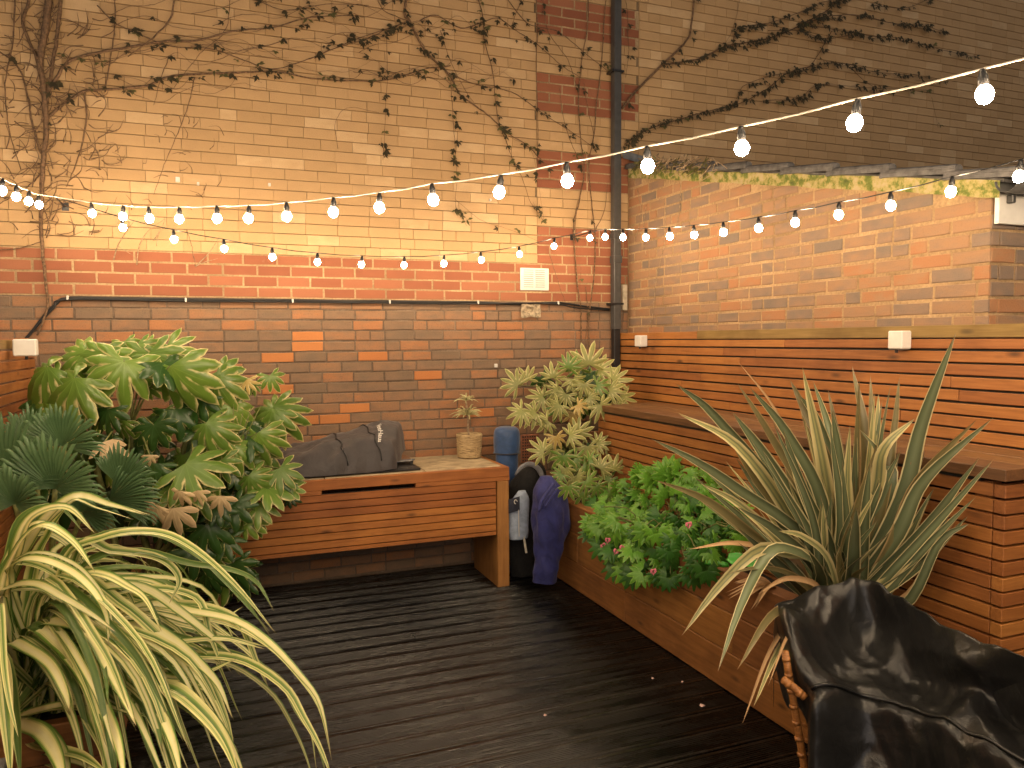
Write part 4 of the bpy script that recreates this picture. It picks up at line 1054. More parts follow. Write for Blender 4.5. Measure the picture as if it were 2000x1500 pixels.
# ------------------------------------------------------------------ pale shrub in the far corner
cf = thing('fatsia_shrub', (2.58, -.42, .5), 'pale cream-green lobed-leaf shrub in the far corner under the downpipe', 'shrub')
cs = MB(); root = V(2.58, -.40, .48)
hd = [at_y(1120, 770, -.45), at_y(1160, 800, -.4), at_y(1110, 880, -.6), at_y(1150, 920, -.7)]
for h in hd: cs.tube(crom([root+V(rnd(-.05,.05), 0, 0), root.lerp(h, .5)+V(rnd(-.04,.04), 0, .03), h], 6), [.016,.015,.014,.013,.012,.011,.010], 6)
CF = [(1012,752,42,140,'P'),(1030,742,36,110,'P'),(1020,802,40,190,'P'),(1046,806,36,-150,'P'),(1060,775,38,170,'P'),(1080,738,40,100,'P'),(1110,718,40,80,'G'),(1150,712,46,70,'P'),(1130,722,40,100,'G'),
 (1168,722,40,40,'P'),(1196,742,42,35,'P'),(1190,762,44,0,'P'),(1212,775,36,-20,'P'),(1205,792,32,-50,'P'),(1172,790,40,-60,'P'),(1150,775,36,-20,'P'),(1092,790,40,-120,'P'),(1070,822,34,-130,'P'),(1100,832,32,-100,'P'),
 (1118,805,34,-70,'Y'),(1128,790,28,-30,'Y'),(1140,815,28,-60,'P'),(1040,840,24,-150,'P'),(1086,852,36,-80,'Y'),(1112,850,30,20,'P'),(1128,846,34,60,'P'),(1166,866,34,30,'P'),(1182,868,30,10,'P'),(1148,872,34,-60,'P'),
 (1062,882,36,170,'P'),(1082,876,34,-140,'P'),(1100,890,38,-100,'G'),(1122,896,40,-60,'G'),(1105,915,34,-90,'P'),(1138,912,36,-40,'G'),(1096,925,32,-120,'G'),(1150,900,32,10,'G'),(1126,930,34,-80,'P'),(1146,938,36,-50,'G'),
 (1172,915,30,30,'P'),(1205,918,32,75,'P'),(1214,905,30,60,'P'),(1165,950,36,-60,'G'),(1110,950,36,-110,'G'),(1140,962,34,-100,'G'),(1190,962,36,-40,'G'),(1210,960,34,-20,'P'),(1160,975,30,-90,'G'),(1185,940,30,60,'G'),(1120,740,36,-90,'P'),(1090,760,36,-140,'P'),(1140,750,36,-80,'P'),(1165,752,34,-30,'G'),(1105,770,34,-100,'P')]
for px, py, r, th, kd in CF:
    if 806 < py < 842 and random.random() < .6: continue
    if 860 < py < 930 and px > 1190: px -= 6
    Y = -.55 - .0022*max(0, py-760) + rnd(-.1, .1)
    P = px_leaf(cf, kd, px, py, Y, r*rnd(.8, 1.1), th + rnd(-25, 25), .8, .35, .1)
    h = min(hd, key=lambda q: (q-P).length); cs.tube([h, h.lerp(P, .5)+V(0, .02, .02), P], [.004, .0035, .003], 4)
for k in range(18):
    px_leaf(cf, random.choice('KKKG'), rnd(1045, 1195), random.choice((rnd(735, 800), rnd(860, 950))), rnd(-.5, -.25), rnd(24, 38), rnd(-180, 180), .8, .35, .1)
for k in range(16):
    a = at_y(rnd(1060,1180), rnd(735,780), -.6); cs.tube([a, a+V(rnd(-.1,.1), rnd(-.02,.02), rnd(-.06,.06))], [.003, .002], 4)
cs.build('stem', GSTEM, cf, True)

# ------------------------------------------------------------------ bleeding heart in the planter
di = thing('bleeding_heart', (2.52, -1.85, .5), 'bushy fresh green plant with pink heart flowers spilling over the planter', 'plant')
def ternate(seed):
    R = random.Random(seed); vs = []; fs = []; ms = []
    for ang, L, o in ((0, 1.0, .42), (62, .78, .30), (-62, .78, .30)):
        s = palmate(5, 66, .62, .15, .35, .5, seed*7+int(ang)+500); a = radians(ang) + R.uniform(-.1, .1)
        n0 = len(vs)
        for p in s[0]:
            x, y = p.x*L*.72, p.y*L*.72 + o*.6
            vs.append(V(x*cos(a)+y*sin(a), -x*sin(a)+y*cos(a), p.z*.6 - .12*(y*y)))
        fs += [tuple(i+n0 for i in f) for f in s[1]]; ms += s[2]
    return vs, fs, ms
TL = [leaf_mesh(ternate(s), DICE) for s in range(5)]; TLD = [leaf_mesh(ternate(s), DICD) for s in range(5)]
ds = MB(); droot = V(2.54, -1.85, .5)
for k in range(300):
    px, py = rnd(1158, 1462), rnd(912, 1165)
    ctr = 1010 + (px-1300)*.05
    if px > 1395 and py > 1065: continue
    if ((px-1308)/146)**2 + ((py-1020)/108)**2 > 1 and not (1150 < px < 1240 and 990 < py < 1050): continue
    t = (py-912)/250; X = 2.64 - .40*t + rnd(-.05, .05) + (.0 if px < 1380 else .08)
    if at_x(px, py, 2.36).z < .665: X = rnd(2.22, 2.325)
    elif X < 2.36: X = rnd(2.36, 2.5)
    P = at_x(px, py, X); s = rnd(26, 46)*(P-CAM).dot(fwd)/FPX
    th = math.atan2(-(py-985), (px-1305)) + rnd(-1.1, 1.1)
    d = right*cos(th) + V(0,0,1)*(sin(th)-.25) - V(fwd.x, fwd.y, 0)*.35; n = -V(fwd.x, fwd.y, 0)*.5 + V(0,0,.6) + right*rnd(-.3,.3)
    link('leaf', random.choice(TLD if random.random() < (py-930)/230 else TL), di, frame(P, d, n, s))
    if k % 3 == 0: ds.tube(crom([droot+V(rnd(-.06,.06), rnd(-.25,.25), 0), droot.lerp(P, .6)+V(0,0,.08), P], 5), .003, 4)
ds.build('stem', GSTEM, di, True)
def heart():
    b = MB()
    for sx in (-1, 1):
        b.tube([V(sx*.05, 0, .4), V(sx*.42, 0, .35), V(sx*.5, 0, 0), V(sx*.22, 0, -.45), V(sx*.03, 0, -.62)], [.16, .34, .36, .2, .08], 7, squash=.8)
    b.tube([V(0,0,-.55), V(0,0,-.95)], [.12, .05], 5); return b.mesh('flower', PINK, True)
hme = heart()
for px, py in ((1178,1066),(1187,1055),(1203,1077),(1215,1070),(1276,1116),(1345,1025)):
    P = at_x(px, py, 2.17); link('flower', hme, di, Matrix.Translation(P) @ Matrix.Rotation(rnd(-.5,.5), 4, 'Y') @ Matrix.Scale(.024, 4))

# ------------------------------------------------------------------ sword-leaved plant, right
sw = thing('sword_flax', (2.50, -3.15, .5), 'big upright plant with grey-green cream-edged sword leaves by the covered chair', 'flax plant')
HS = V(2.50, -3.15, .50)
def sword(mid, tip, dY, wpx, mat, fold=.45, tw=None):
    Yt = -3.15 + dY; T = at_y(*tip, Yt); h = HS + V(rnd(-.06,.06), rnd(-.12,.12), 0)
    def keep(p, q, f=1.0):
        lim = 2.49 + .14*f; return p if p.x < lim else at_x(*q, lim)
    T = keep(T, tip); pts = [h] + [keep(at_y(*q, -3.15 + dY*f), q, f) for q, f in mid] + [T]
    s = (pts[len(pts)//2]-CAM).dot(fwd)/FPX
    strap(sw, pts, wpx*s*1.0, mat, facing=(CAM-T).normalized()+V(rnd(-.35,.35), 0, .25), fold=fold, n=16, twist=tw if tw is not None else rnd(-.25,.25), base=.5)
G, Cc, B_, D_ = PHR, PHC, PHB, PHD
SW = [([((1752,1000),.5),((1800,830),.8)],(1868,648),-.2,36,G), ([((1742,1060),.4),((1805,940),.7)],(1941,815),-.35,34,G), ([((1735,1080),.4),((1790,945),.7)],(1909,818),-.25,28,B_), ([((1632,1050),.4),((1602,880),.7)],(1567,716),.1,34,Cc),
 ([((1690,1000),.5),((1690,850),.8)],(1664,714),.15,30,B_), ([((1700,1000),.5),((1703,850),.8)],(1700,732),.2,22,B_), ([((1720,1000),.4),((1745,850),.8)],(1757,735),.1,20,B_), ([((1705,1000),.4),((1712,860),.8)],(1716,768),.1,24,Cc),
 ([((1560,1020),.4),((1405,822),.8)],(1320,749),-.1,26,G), ([((1560,1040),.4),((1447,877),.7)],(1323,806),-.2,28,Cc), ([((1580,1060),.4),((1440,955),.6),((1362,903),.8)],(1272,857),-.3,26,G), ([((1560,1120),.4),((1481,1056),.6),((1384,980),.8)],(1281,938),-.35,26,B_),
 ([((1550,1090),.5),((1450,990),.8)],(1368,944),-.3,22,Cc), ([((1590,1050),.4),((1500,900),.7)],(1430,804),-.05,36,G), ([((1600,1030),.4),((1510,860),.7)],(1440,748),.1,24,B_), ([((1600,1000),.4),((1520,810),.7)],(1438,702),.15,8,D_),
 ([((1640,980),.4),((1570,800),.8)],(1543,742),.2,20,B_), ([((1650,980),.4),((1620,840),.7)],(1588,744),.15,22,G), ([((1655,980),.4),((1635,850),.8)],(1617,760),.2,18,B_), ([((1610,1000),.4),((1540,850),.7)],(1464,756),.0,28,G),
 ([((1735,960),.5),((1718,890),.7)],(1678,838),-.25,26,G), ([((1705,980),.5),((1725,880),.8)],(1787,817),-.3,30,Cc), ([((1770,1180),.4),((1835,1060),.7)],(1894,1022),-.4,22,G), ([((1760,1170),.4),((1825,1070),.7)],(1886,990),-.35,10,D_),
 ([((1590,1100),.3),((1530,1078),.5),((1478,1076),.65),((1400,1150),.85)],(1332,1241),-.55,30,Cc), ([((1590,1110),.3),((1545,1075),.5),((1500,1082),.6),((1448,1180),.8)],(1402,1312),-.6,30,G), ([((1580,1180),.3),((1510,1200),.6)],(1440,1308),-.6,24,B_),
 ([((1570,1200),.3),((1510,1260),.6)],(1449,1416),-.65,12,D_), ([((1570,1220),.3),((1522,1268),.6)],(1471,1382),-.65,18,Cc), ([((1560,1100),.4),((1450,1062),.7)],(1342,1073),-.4,16,D_), ([((1620,1100),.5),((1570,1050),.8)],(1520,1037),-.5,24,Cc),
 ([((1660,1100),.4),((1640,900),.7)],(1625,800),-.1,30,G), ([((1660,1100),.4),((1655,960),.7)],(1660,830),-.2,26,Cc), ([((1690,1100),.4),((1712,980),.7)],(1760,880),-.25,26,G), ([((1600,1080),.4),((1530,960),.7)],(1490,880),-.2,30,G), ([((1620,1080),.4),((1570,960),.7)],(1530,840),-.1,32,G),
 ([((1660,1150),.3),((1668,1050),.7)],(1672,990),-.5,34,G), ([((1680,1150),.4),((1690,1010),.7)],(1700,900),-.3,30,G), ([((1600,1120),.4),((1520,1040),.7)],(1440,990),-.35,28,G), ([((1570,1140),.4),((1500,1110),.7)],(1420,1120),-.5,18,B_), ([((1710,1100),.4),((1750,1000),.7)],(1780,900),-.3,26,B_),
 ([((1600,1150),.4),((1540,1130),.7)],(1480,1160),-.55,16,D_), ([((1590,1060),.4),((1500,970),.7)],(1420,850),-.1,24,B_), ([((1650,1000),.4),((1600,830),.8)],(1560,770),.15,26,G), ([((1580,1200),.4),((1540,1240),.7)],(1500,1340),-.65,10,D_), ([((1690,1050),.4),((1735,930),.7)],(1755,800),-.05,22,G)]
for a in SW: sword(*a)
for k in range(40):
    a = rnd(-1, 1); T = HS + V(.22*a*rnd(.3,1)-.10, rnd(-.42,.42), rnd(.35, .85)-.2*abs(a)); T.x = min(T.x, 2.62); Mm = HS.lerp(T, .5) + V(-.02, 0, .05)
    strap(sw, [HS+V(rnd(-.07,.07), rnd(-.14,.14), 0), Mm, T], rnd(.03,.052), random.choice([G, G, B_, Cc]), fold=.5, n=10, twist=rnd(-.8,.8), base=.5)
for k in range(58):
    a = radians(rnd(-44, 38)); L = rnd(300, 560)*(1 - .25*abs(a)); bx_, by_ = 1662 + 40*sin(a), 1270
    tip = (bx_ + L*sin(a), by_ - L*cos(a)); md = (bx_ + .5*L*sin(a*.82), by_ - .52*L*cos(a*.82))
    sword([(md, .5)], tip, rnd(-.38, .25), rnd(15, 27), random.choice([G, G, G, B_, Cc]), .5, rnd(-.6, .6))
for k in range(16):   # dry leaves at the foot
    a = rnd(1.9, 3.9); P1 = V(2.46, -2.85, .55); d = V(cos(a), sin(a)*.8, 0)
    strap(sw, [P1, P1+d*.10+V(0,0,.06), P1+d*rnd(.17,.26)+V(0,0,rnd(-.02,.04))], rnd(.012,.03), D_, n=8, twist=rnd(-.8,.8), name='dry_leaf')

# ================================================================== CREEPERS ON THE BUILDING
def cluster(seed):
    R = random.Random(seed); b = MB(); vs = []; fs = []; ms = []
    for k in range(R.choice((4, 5, 6))):
        a = R.uniform(-1.5, 1.5); L = R.uniform(.55, 1.0); w = L*R.uniform(.16, .24); d = V(sin(a), -.35, -abs(cos(a))*.9+.15).normalized(); s = d.cross(V(0,-1,.3)).normalized()
        n0 = len(vs); o = V(R.uniform(-.2,.2), -.1, R.uniform(-.15,.15))
        vs += [o, o+d*L*.45-s*w, o+d*L*.5+V(0,-.06,0), o+d*L*.45+s*w, o+d*L+V(0,.05,-.08)]; ms += [0, .8, 0, .8, .8]
        fs += [(n0, n0+1, n0+2), (n0, n0+2, n0+3), (n0+1, n0+4, n0+2), (n0+2, n0+4, n0+3)]
    return vs, fs, ms
CLD = [leaf_mesh(cluster(s), VINL, 'leaf_cluster') for s in range(6)]; CLG = [leaf_mesh(cluster(s+20), VING, 'leaf_cluster') for s in range(4)]
def creeper(label, stems, twigs=()):
    t = thing('creeper', at_y(*stems[-1][0][0], 0), label, 'creeper', 'creepers on the back wall'); sm = MB(); n_ = 0
    for pts, r0, r1, dens, gfrac, depth in stems:
        P = crom([at_y(a, b, -.012-depth) for a, b in pts], max(6, len(pts)*5)); k = len(P)
        P = [p + V(.006*nz(p.x*30, i*.7, 1), -.006*abs(nz(p.z*20, i*.5, 2)), .006*nz(p.z*30, i*.6, 3)) for i, p in enumerate(P)]
        sm.tube(P, [(r0+(r1-r0)*i/(k-1))*(.72 if r0 < .012 else .85) for i in range(k)], 5)
        if dens:
            L = sum((P[i+1]-P[i]).length for i in range(k-1)); cnt = int(L*dens)
            for _ in range(cnt):
                p = P[random.randrange(k)] + V(rnd(-.03,.03), -.012, rnd(-.03,.025))
                M = Matrix.Translation(p) @ Matrix.Rotation(rnd(-.7,.7), 4, 'Y') @ Matrix.Scale(rnd(.030, .060), 4)
                link('leaf_cluster', random.choice(CLG if random.random() < gfrac else CLD), t, M)
                sm.tube([p, P[random.randrange(k)].lerp(p, .95)], .001, 3, False)
    sm.build('stem', STEM, t, True)
    if twigs:
        tw = MB()
        for pts, r in twigs:
            P = crom([at_y(a, b, -.03-rnd(0,.03)) for a, b in pts], 8)
            if len(twigs) < 60: tw = MB()
            tw.tube(P, [r*(1-.7*i/8) for i in range(9)], 4)
            if len(twigs) < 60: tw.build('twig', TWIG, t, True)
        if len(twigs) >= 60: tag(tw.build('twig', STEM, t, True), kind='stuff')
    return t
tw = []
R = random.Random(5)
for k in range(230):
    x, y = R.uniform(0, 210), R.uniform(20, 470)
    if R.random() < .35: x = R.uniform(60, 110)
    a = R.uniform(-.6, 3.4); L = R.uniform(18, 60)
    tw.append(([(x, y), (x+L*.5*cos(a)+R.uniform(-6,6), y-L*.5*sin(a)), (x+L*cos(a+.3), y-L*sin(a+.3))], .0035))
for k in range(40):
    x, y = R.uniform(150, 440), R.uniform(190, 420); a = R.uniform(0, 3.1); L = R.uniform(12, 36)
    tw.append(([(x, y), (x+L*.5*cos(a), y-L*.5*sin(a)+R.uniform(-4,4)), (x+L*cos(a+.4), y-L*sin(a+.4))], .0028))
def wander(x, y, dx, n, dens):
    p = [(x, y)]
    for i in range(n): p.append((p[-1][0] + dx*R.uniform(.6, 1.3), max(-30, min(260, p[-1][1] + R.uniform(-26, 24)))))
    return (p, .0026, .0012, dens, .25, R.uniform(.004, .02))
creeper('old creeper with a thick bare trunk climbing the left of the wall', [wander(R.uniform(70, 420), R.uniform(10, 190), R.choice((40, 52)), R.randint(5, 9), R.choice((0, 2, 3))) for _ in range(16)] + [
 ([(98,-60),(95,0),(88,60),(78,120),(85,170),(90,240),(86,300),(82,360),(80,430),(82,480),(88,540),(92,600),(72,655)], .030, .007, 0, 0, .02),
 ([(60,-60),(56,0),(45,50),(70,110),(82,160)], .012, .010, 2, .1, .01), ([(-10,95),(35,130),(55,190),(62,235),(80,300)], .006, .010, 2, 0, .01), ([(88,190),(112,150),(135,120),(180,105),(240,95),(310,82),(380,80),(460,60),(530,55),(600,35),(690,30)], .014, .004, 10, .1, .02),
 ([(85,240),(110,215),(160,180),(205,175),(285,168),(330,150),(390,145),(460,142),(540,140),(600,152),(690,158),(760,155),(830,135),(880,128)], .012, .004, 13, .35, .01), ([(190,10),(225,45),(270,65),(330,90),(410,95),(470,115),(530,135),(590,120),(640,100),(700,75),(760,55)], .006, .004, 13, .2, .015),
 ([(165,180),(168,240),(152,310),(130,365)], .009, .003, 0, 0, .01), ([(205,180),(215,120),(225,40),(222,-30)], .006, .005, 1, 0, .01), ([(345,-20),(330,40),(290,80),(250,110)], .010, .004, 0, 0, .03), ([(330,110),(315,150),(300,205)], .004, .002, 0, 0, .01),  # the greyish branch from above traces a cast shadow, modelled as stem
 ([(120,-20),(112,60),(100,140),(92,200)], .014, .012, 0, 0, .02), ([(30,-20),(25,80),(10,170),(20,260),(40,330)], .007, .004, 0, 0, .01), ([(380,150),(366,210),(345,265),(318,330),(300,380)], .005, .002, 0, 0, .02), ([(450,-10),(440,60),(395,100),(340,170)], .004, .002, 3, 0, .02),  # the long path slanting down left follows mostly cast shadows, modelled as stem
 ([(85,330),(60,360),(30,380),(-5,400)], .006, .004, 0, 0, .01), ([(84,470),(60,478),(30,486),(-5,488)], .004, .004, 0, 0, .01), ([(500,0),(560,20),(640,8),(720,10)], .004, .003, 9, .1, .01)], tw)
creeper('bare pale twigs sprouting from the brick band at the left', [([(382,520),(378,500),(374,478),(364,448)], .004, .002, 0, 0, .03)],
 [([(222,507),(230,480),(248,450),(262,432)], .004), ([(267,517),(272,480),(290,450),(322,428)], .004), ([(300,470),(318,440),(322,425)], .003), ([(382,520),(410,492),(430,460)], .004), ([(382,520),(400,512),(425,505)], .003), ([(230,480),(245,490),(262,500)], .0025), ([(306,480),(312,450),(330,440)], .0025)])
creeper('leafy creeper fanning down the middle of the yellow wall', [wander(R.uniform(560, 860), R.uniform(0, 150), R.choice((30, 38)), R.randint(4, 8), R.choice((2, 5))) for _ in range(10)] + [
 ([(805,-40),(790,20),(802,45),(825,90),(850,120),(880,150),(897,182),(922,202),(960,230),(985,255),(1030,285),(1050,305),(1075,330)], .013, .003, 13, .1, .015), ([(800,42),(760,55),(722,74),(682,85),(640,100),(605,116)], .006, .003, 14, .1, .01), ([(800,42),(750,20),(735,-10)], .005, .003, 8, .1, .01),
 ([(820,40),(852,30),(900,55),(945,42),(975,36),(1000,55),(1040,80),(1070,105),(1100,130),(1135,152)], .007, .003, 15, .1, .015), ([(930,-20),(944,40),(946,80),(962,140),(968,200),(975,240),(990,280),(1005,320),(1020,348),(1035,392),(1062,432)], .006, .002, 16, .35, .01),
 ([(755,58),(756,150),(753,220),(750,290),(748,312)], .003, .0015, 16, .3, .008), ([(880,150),(886,250),(890,300),(893,350),(890,402),(912,442)], .003, .0015, 22, .35, .008), ([(985,-10),(1030,45),(1090,62),(1150,110),(1192,142)], .005, .003, 10, .1, .01),
 ([(870,140),(930,165),(1000,180),(1060,222),(1120,260),(1165,292)], .006, .003, 8, .1, .01), ([(1046,-10),(1050,60),(1047,120),(1051,250),(1048,335)], .0045, .003, 5, .1, .01), ([(830,135),(790,150),(740,148),(690,140)], .003, .002, 8, .2, .01), ([(860,60),(880,120),(905,170),(925,200)], .003, .002, 8, .1, .01), ([(1000,50),(1010,20),(1030,-10)], .003, .003, 8, .1, .01), ([(890,390),(940,430),(1000,450),(1060,475)], .002, .0012, 3, .3, .008), ([(985,255),(1000,270),(1040,300),(1062,430)], .002, .0012, 5, .4, .01), ([(660,290),(655,240),(680,210),(740,220)], .002, .002, 0, 0, .005), ([(1128,180),(1110,120),(1070,60),(1060,0)], .003, .003, 7, .1, .01)])
creeper('two slim reddish creeper stems rising beside the downpipe', [
 ([(1136,720),(1135,640),(1134,600),(1126,540),(1120,440),(1130,400),(1141,330),(1135,280),(1130,200),(1136,120),(1146,60),(1150,-20)], .0075, .005, 3, .2, .01), ([(1152,720),(1150,640),(1152,600),(1160,540),(1162,460),(1156,400),(1150,330),(1160,262),(1165,200),(1175,120),(1180,40),(1186,-20)], .0075, .005, 2, .2, .01),
 ([(1160,455),(1180,412),(1186,360)], .005, .002, 0, 0, .01), ([(1072,492),(1090,550),(1104,590)], .003, .002, 0, 0, .01), ([(1122,450),(1126,410),(1128,392)], .004, .002, 0, 0, .01), ([(1141,330),(1120,290),(1100,230),(1092,170)], .0035, .002, 7, .3, .01), ([(1160,262),(1150,220),(1140,160)], .003, .002, 4, .2, .01), ([(1144,560),(1147,610),(1143,700)], .004, .004, 0, 0, .01)])
creeper('dark leafy creeper sprays on the wall above the lean-to roof', [
 ([(1215,212),(1240,180),(1290,130),(1340,80),(1350,50),(1356,-20)], .013, .008, 6, 0, .02), ([(1295,126),(1360,116),(1420,90),(1480,80),(1530,65),(1580,40),(1622,15),(1645,-15)], .011, .005, 42, 0, .02), ([(1430,90),(1442,56),(1500,45),(1560,25),(1605,5),(1680,-10)], .005, .003, 36, 0, .02), ([(1560,50),(1620,32),(1680,30),(1740,45),(1800,50),(1845,62)], .006, .003, 36, 0, .02),
 ([(1560,45),(1640,60),(1700,70),(1760,75),(1830,95),(1905,112)], .005, .003, 36, .1, .02), ([(1625,60),(1602,100),(1580,130),(1545,150)], .005, .004, 18, 0, .02), ([(1220,282),(1260,255),(1320,235),(1390,215),(1450,200),(1500,172),(1540,142),(1600,126),(1650,124),(1705,140),(1760,146),(1845,158)], .007, .003, 34, .05, .02),
 ([(1440,202),(1450,170),(1500,150),(1560,138)], .004, .003, 20, 0, .02), ([(1490,196),(1560,192),(1600,166),(1700,172),(1810,176)], .004, .002, 24, .1, .02), ([(1660,130),(1690,160),(1720,175)], .003, .002, 12, .1, .01), ([(1225,60),(1228,100),(1222,150)], .003, .002, 10, .1, .01), ([(1445,0),(1430,60),(1400,110)], .002, .0015, 4, 0, .01), ([(1700,10),(1770,15),(1830,-10)], .004, .003, 20, 0, .02), ([(1500,60),(1560,60),(1610,75),(1680,66)], .004, .003, 26, 0, .02), ([(1222,0),(1226,30),(1226,70)], .003, .002, 10, 0, .01), ([(1820,190),(1825,215),(1832,250)], .002, .001, 5, .2, .01)])
# dry bundle on the lean-to verge and faint dry strands on its wall
dv = thing('dry_creeper', (3.28, -.9, 2.95), 'dry tangled creeper heaped on the far end of the mossy verge', 'creeper'); m = MB(); R = random.Random(3)
for k in range(90):
    y = R.uniform(-1.25, -.25); z = roofz(y)+.03+R.uniform(-.01, .07); p = V(3.26+R.uniform(-.03,.05), y, z)
    m.tube(crom([p, p+V(R.uniform(-.03,.03), R.uniform(-.09,.09), R.uniform(-.02,.04)), p+V(R.uniform(-.05,.04), R.uniform(-.16,.16), R.uniform(-.06,.02))], 5), .003, 4)
for px in ([(1298,395),(1300,430),(1297,480),(1283,540),(1272,640)], [(1330,345),(1328,400),(1322,440)], [(1262,400),(1256,460),(1262,500)], [(1245,370),(1252,420),(1240,470)], [(1430,335),(1440,350),(1452,362)]):
    m.tube(crom([at_x(a, b, XW-.008) for a, b in px], 14), .0025, 4)
m.build('stem', TWIG, dv, True)
for k in range(45):
    p = V(3.25+R.uniform(-.03,.03), R.uniform(-1.2,-.2), 0); p.z = roofz(p.y)+R.uniform(0,.09)
    link('leaf_cluster', R.choice(CLG), dv, Matrix.Translation(p) @ Matrix.Rotation(R.uniform(-1.5,1.5), 4, 'X') @ Matrix.Rotation(-1.3, 4, 'Z') @ Matrix.Scale(R.uniform(.03,.06), 4))

# ================================================================== COVERED WICKER CHAIR, lower right
rows_px = [
 [(1526,1172,.79),(1610,1149,.82),(1700,1146,.82),(1800,1193,.82),(1900,1243,.82),(2000,1290,.82),(2180,1378,.80)],
 [(1548,1238,.73),(1632,1232,.68),(1725,1240,.67),(1800,1262,.70),(1882,1286,.76),(2000,1348,.72),(2170,1432,.72)],
 [(1572,1302,.66),(1660,1312,.58),(1742,1332,.56),(1812,1345,.57),(1888,1340,.66),(1990,1400,.62),(2160,1480,.62)],
 [(1592,1346,.60),(1682,1354,.575),(1762,1373,.575),(1830,1402,.58),(1902,1440,.585),(2000,1490,.58),(2150,1562,.58)]]
CG = [[at_z(*p) for p in r] for r in rows_px]
outb = [[p + V(.05, .06, -.30) for p in CG[0]], [p + V(.025, .03, -.05) for p in CG[0]]]
frt = [[p + V(-.035, -.045, -.07) for p in CG[3]], [p + V(-.06, -.075, -.26) for p in CG[3]], [p + V(-.10, -.12, -.50) for p in CG[3]]]
for r in frt:
    for q in r: q.z = max(q.z, .02)
GR = outb + CG + frt
for r in GR:   # close the left side with a hanging flap
    e = r[0]; r.insert(0, e + V(.015, .05, -.10)); r.insert(0, V(e.x+.06, e.y+.10, max(.30, e.z-.30)))
for j in (4, 5, 6, 7): GR[j][0] = GR[j][1] + V(.02, .02, -.06)
def bic(u, v):
    nr, nc = len(GR), len(GR[0]); y = v*(nr-1); x = u*(nc-1)
    def cr(a, b, c, d, t): return .5*((2*b)+(c-a)*t+(2*a-5*b+4*c-d)*t*t+(3*b-a-3*c+d)*t**3)
    j = min(int(y), nr-2); i = min(int(x), nc-2); ty, tx = y-j, x-i
    g = lambda jj, ii: GR[max(0, min(nr-1, jj))][max(0, min(nc-1, ii))]
    col = [cr(*[g(j+q, i+k) for k in (-1, 0, 1, 2)], tx) for q in (-1, 0, 1, 2)]
    p = cr(*col, ty)
    tri = lambda t: abs((t % 1.0) - .5)*2
    wq = .35*nz(p.x*2.2, p.y*2.2, p.z*2.2)
    rg = .6*tri(p.x*2.3+p.y*1.1-p.z*1.6+wq) + .6*tri(-p.x*1.2+p.y*2.6+p.z*2.0+wq*1.5) - .1
    rd = lambda f, o: 1 - min(1, abs(nz(p.x*f+o, p.y*f*1.2, p.z*f*.8+wq*2))*3.2)
    rg2 = .9*rd(4.5, 2) + .5*rd(9, 7) + .12*rd(19, 11)
    hang = max(0, v-.62)/.38
    rg3 = tri(p.x*5.3-p.y*3.1+p.z*2.2+wq*2) + tri(p.x*2.1+p.y*6.7-p.z*3.3+wq*2) - 1
    f_ = .055*(rg-.5) + .011*(rg2-.6) + .016*rg3 + .020*hang*sin((p.x-p.y)*26+3*nz(p.x*3, p.y*3, 2))
    return p + V(-.35, -.35, .8)*f_
m = MB(); m.grid(bic, 190, 150)
cc = thing('chair_cover', (1.95, -4.0, 0), 'shiny black plastic cover draped over the armchair at lower right', 'chair cover')
m.build('sheet', PLAST, cc, True)
rim = [bic(u/40, 5.0/(len(GR)-1)) + V(-.004, -.006, .006) for u in range(9, 37)]
m = MB(); m.tube(rim, .006, 6); m.build('hem', PLAST, cc, True)

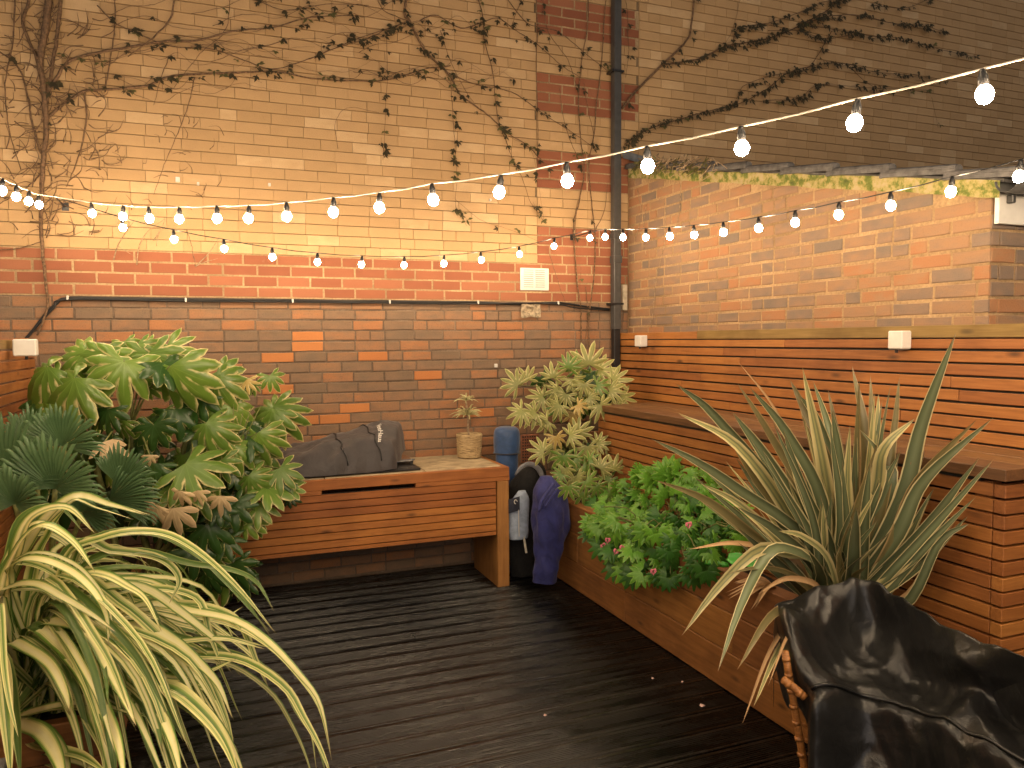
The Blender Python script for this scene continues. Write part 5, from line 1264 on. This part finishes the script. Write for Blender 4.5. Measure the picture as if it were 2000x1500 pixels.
ch = thing('wicker_chair', (1.95, -3.9, 0), 'orange wicker armchair mostly hidden under the black cover', 'chair')
def wleg(a, b, r=.017, name='leg'):
    m = MB(); P = crom([a, a.lerp(b, .5)+V(.004,0,0), b], 10); m.tube(P, r, 9); o = m.build(name, WICK, ch, True)
    n = max(2, int((a-b).length/.05))
    for k in range(n):
        q = a.lerp(b, (k+.5)/n); d = (b-a).normalized(); m = MB(); m.tube([q-d*.006, q+d*.006], r*1.10, 9); m.build('binding', WICK, o, True)
LA, LB = at_y(1533, 1272, -3.66), at_y(1566, 1452, -3.70)
FT = LB + (LB-LA).normalized()*.30; FT.z = 0.0
wleg(LA, FT, .0125)
K0, K1 = at_y(1529, 1327, -3.70), at_y(1572, 1362, -3.74); wleg(K0, K1, .0135, 'arm_joint')
for k in range(7):
    p = LA.lerp(FT, .38+.075*k); m = MB(); m.tube(crom([p+V(.018,-.006,.02), p+V(.035,-.012,.006), p+V(.05,-.012,-.02)], 5), .0045, 5); m.build('weave', WICK, ch, True)
for a, b in ((V(2.22,-3.66,.26), V(2.24,-3.62,0)), (V(2.18,-4.1,.26), V(2.20,-4.15,0)), (V(2.04,-4.08,.26), V(2.02,-4.12,0))): wleg(a, b)
m = MB(); m.box(2.0, 2.22, -4.10, -3.70, .24, .30, .02); m.build('seat', WICK, ch)
m = MB(); m.tube([V(2.22,-3.66,.26), V(2.22,-3.66,.42), V(2.18,-4.1,.42), V(2.18,-4.1,.26)], .015, 8); m.build('back_frame', WICK, ch, True)

# ================================================================== SMALL THINGS
tr = thing('trowel', at_z(1430, 1108, .61), 'lime green plastic trowel lying on the planter edge', 'trowel')
a, b, c = at_z(1376, 1098, .635), at_z(1424, 1104, .632), at_z(1502, 1124, .625)
m = MB(); m.tube([a, a.lerp(b, .2), a.lerp(b, .8), b], [.010,.0145,.0145,.010], 8); m.build('handle', LIME, tr, True)
ax = (c-b).normalized(); sd = (ax.cross(V(0,0,1)).normalized()*.75 + V(0,0,-.66)).normalized(); Lb = (c-b).length
m = MB(); m.grid(lambda u, v: b + ax*(Lb*v-.01) + sd*(.036*(2*u-1)*(1-.92*v**2.2)*min(1,.45+3*v)) + V(0,0,.012*(2*u-1)**2+.030), 10, 14)
tb = m.build('blade', LIME, tr, True); tb.modifiers.new('thick', 'SOLIDIFY').thickness = .003
for px, py, s, mt, lb in ((1372,1378,.014,PALEP,'largest pale pink petal on the dark deck near the planter'), (1275,1325,.008,PALEP,'tiny pale petal on the deck below the hanging dry leaf'), (1333,1332,.007,PALEP,'tiny pale petal on the deck near the planter foot'), (1065,1397,.009,PALEP,'small pale fleck in the middle of the deck')):
    p = at_z(px, py, .004); m = MB()
    m.grid(lambda u, v: (p.x+s*(u-.5)*2*(.4+.6*sin(pi*v)), p.y+s*(v-.5)*1.8, p.z+.004*sin(pi*u)+.002*nz(u*4,v*4,s*100)), 5, 5)
    tag(m.build('petal', mt, None, True), lb, 'petal', 'petals on the deck')
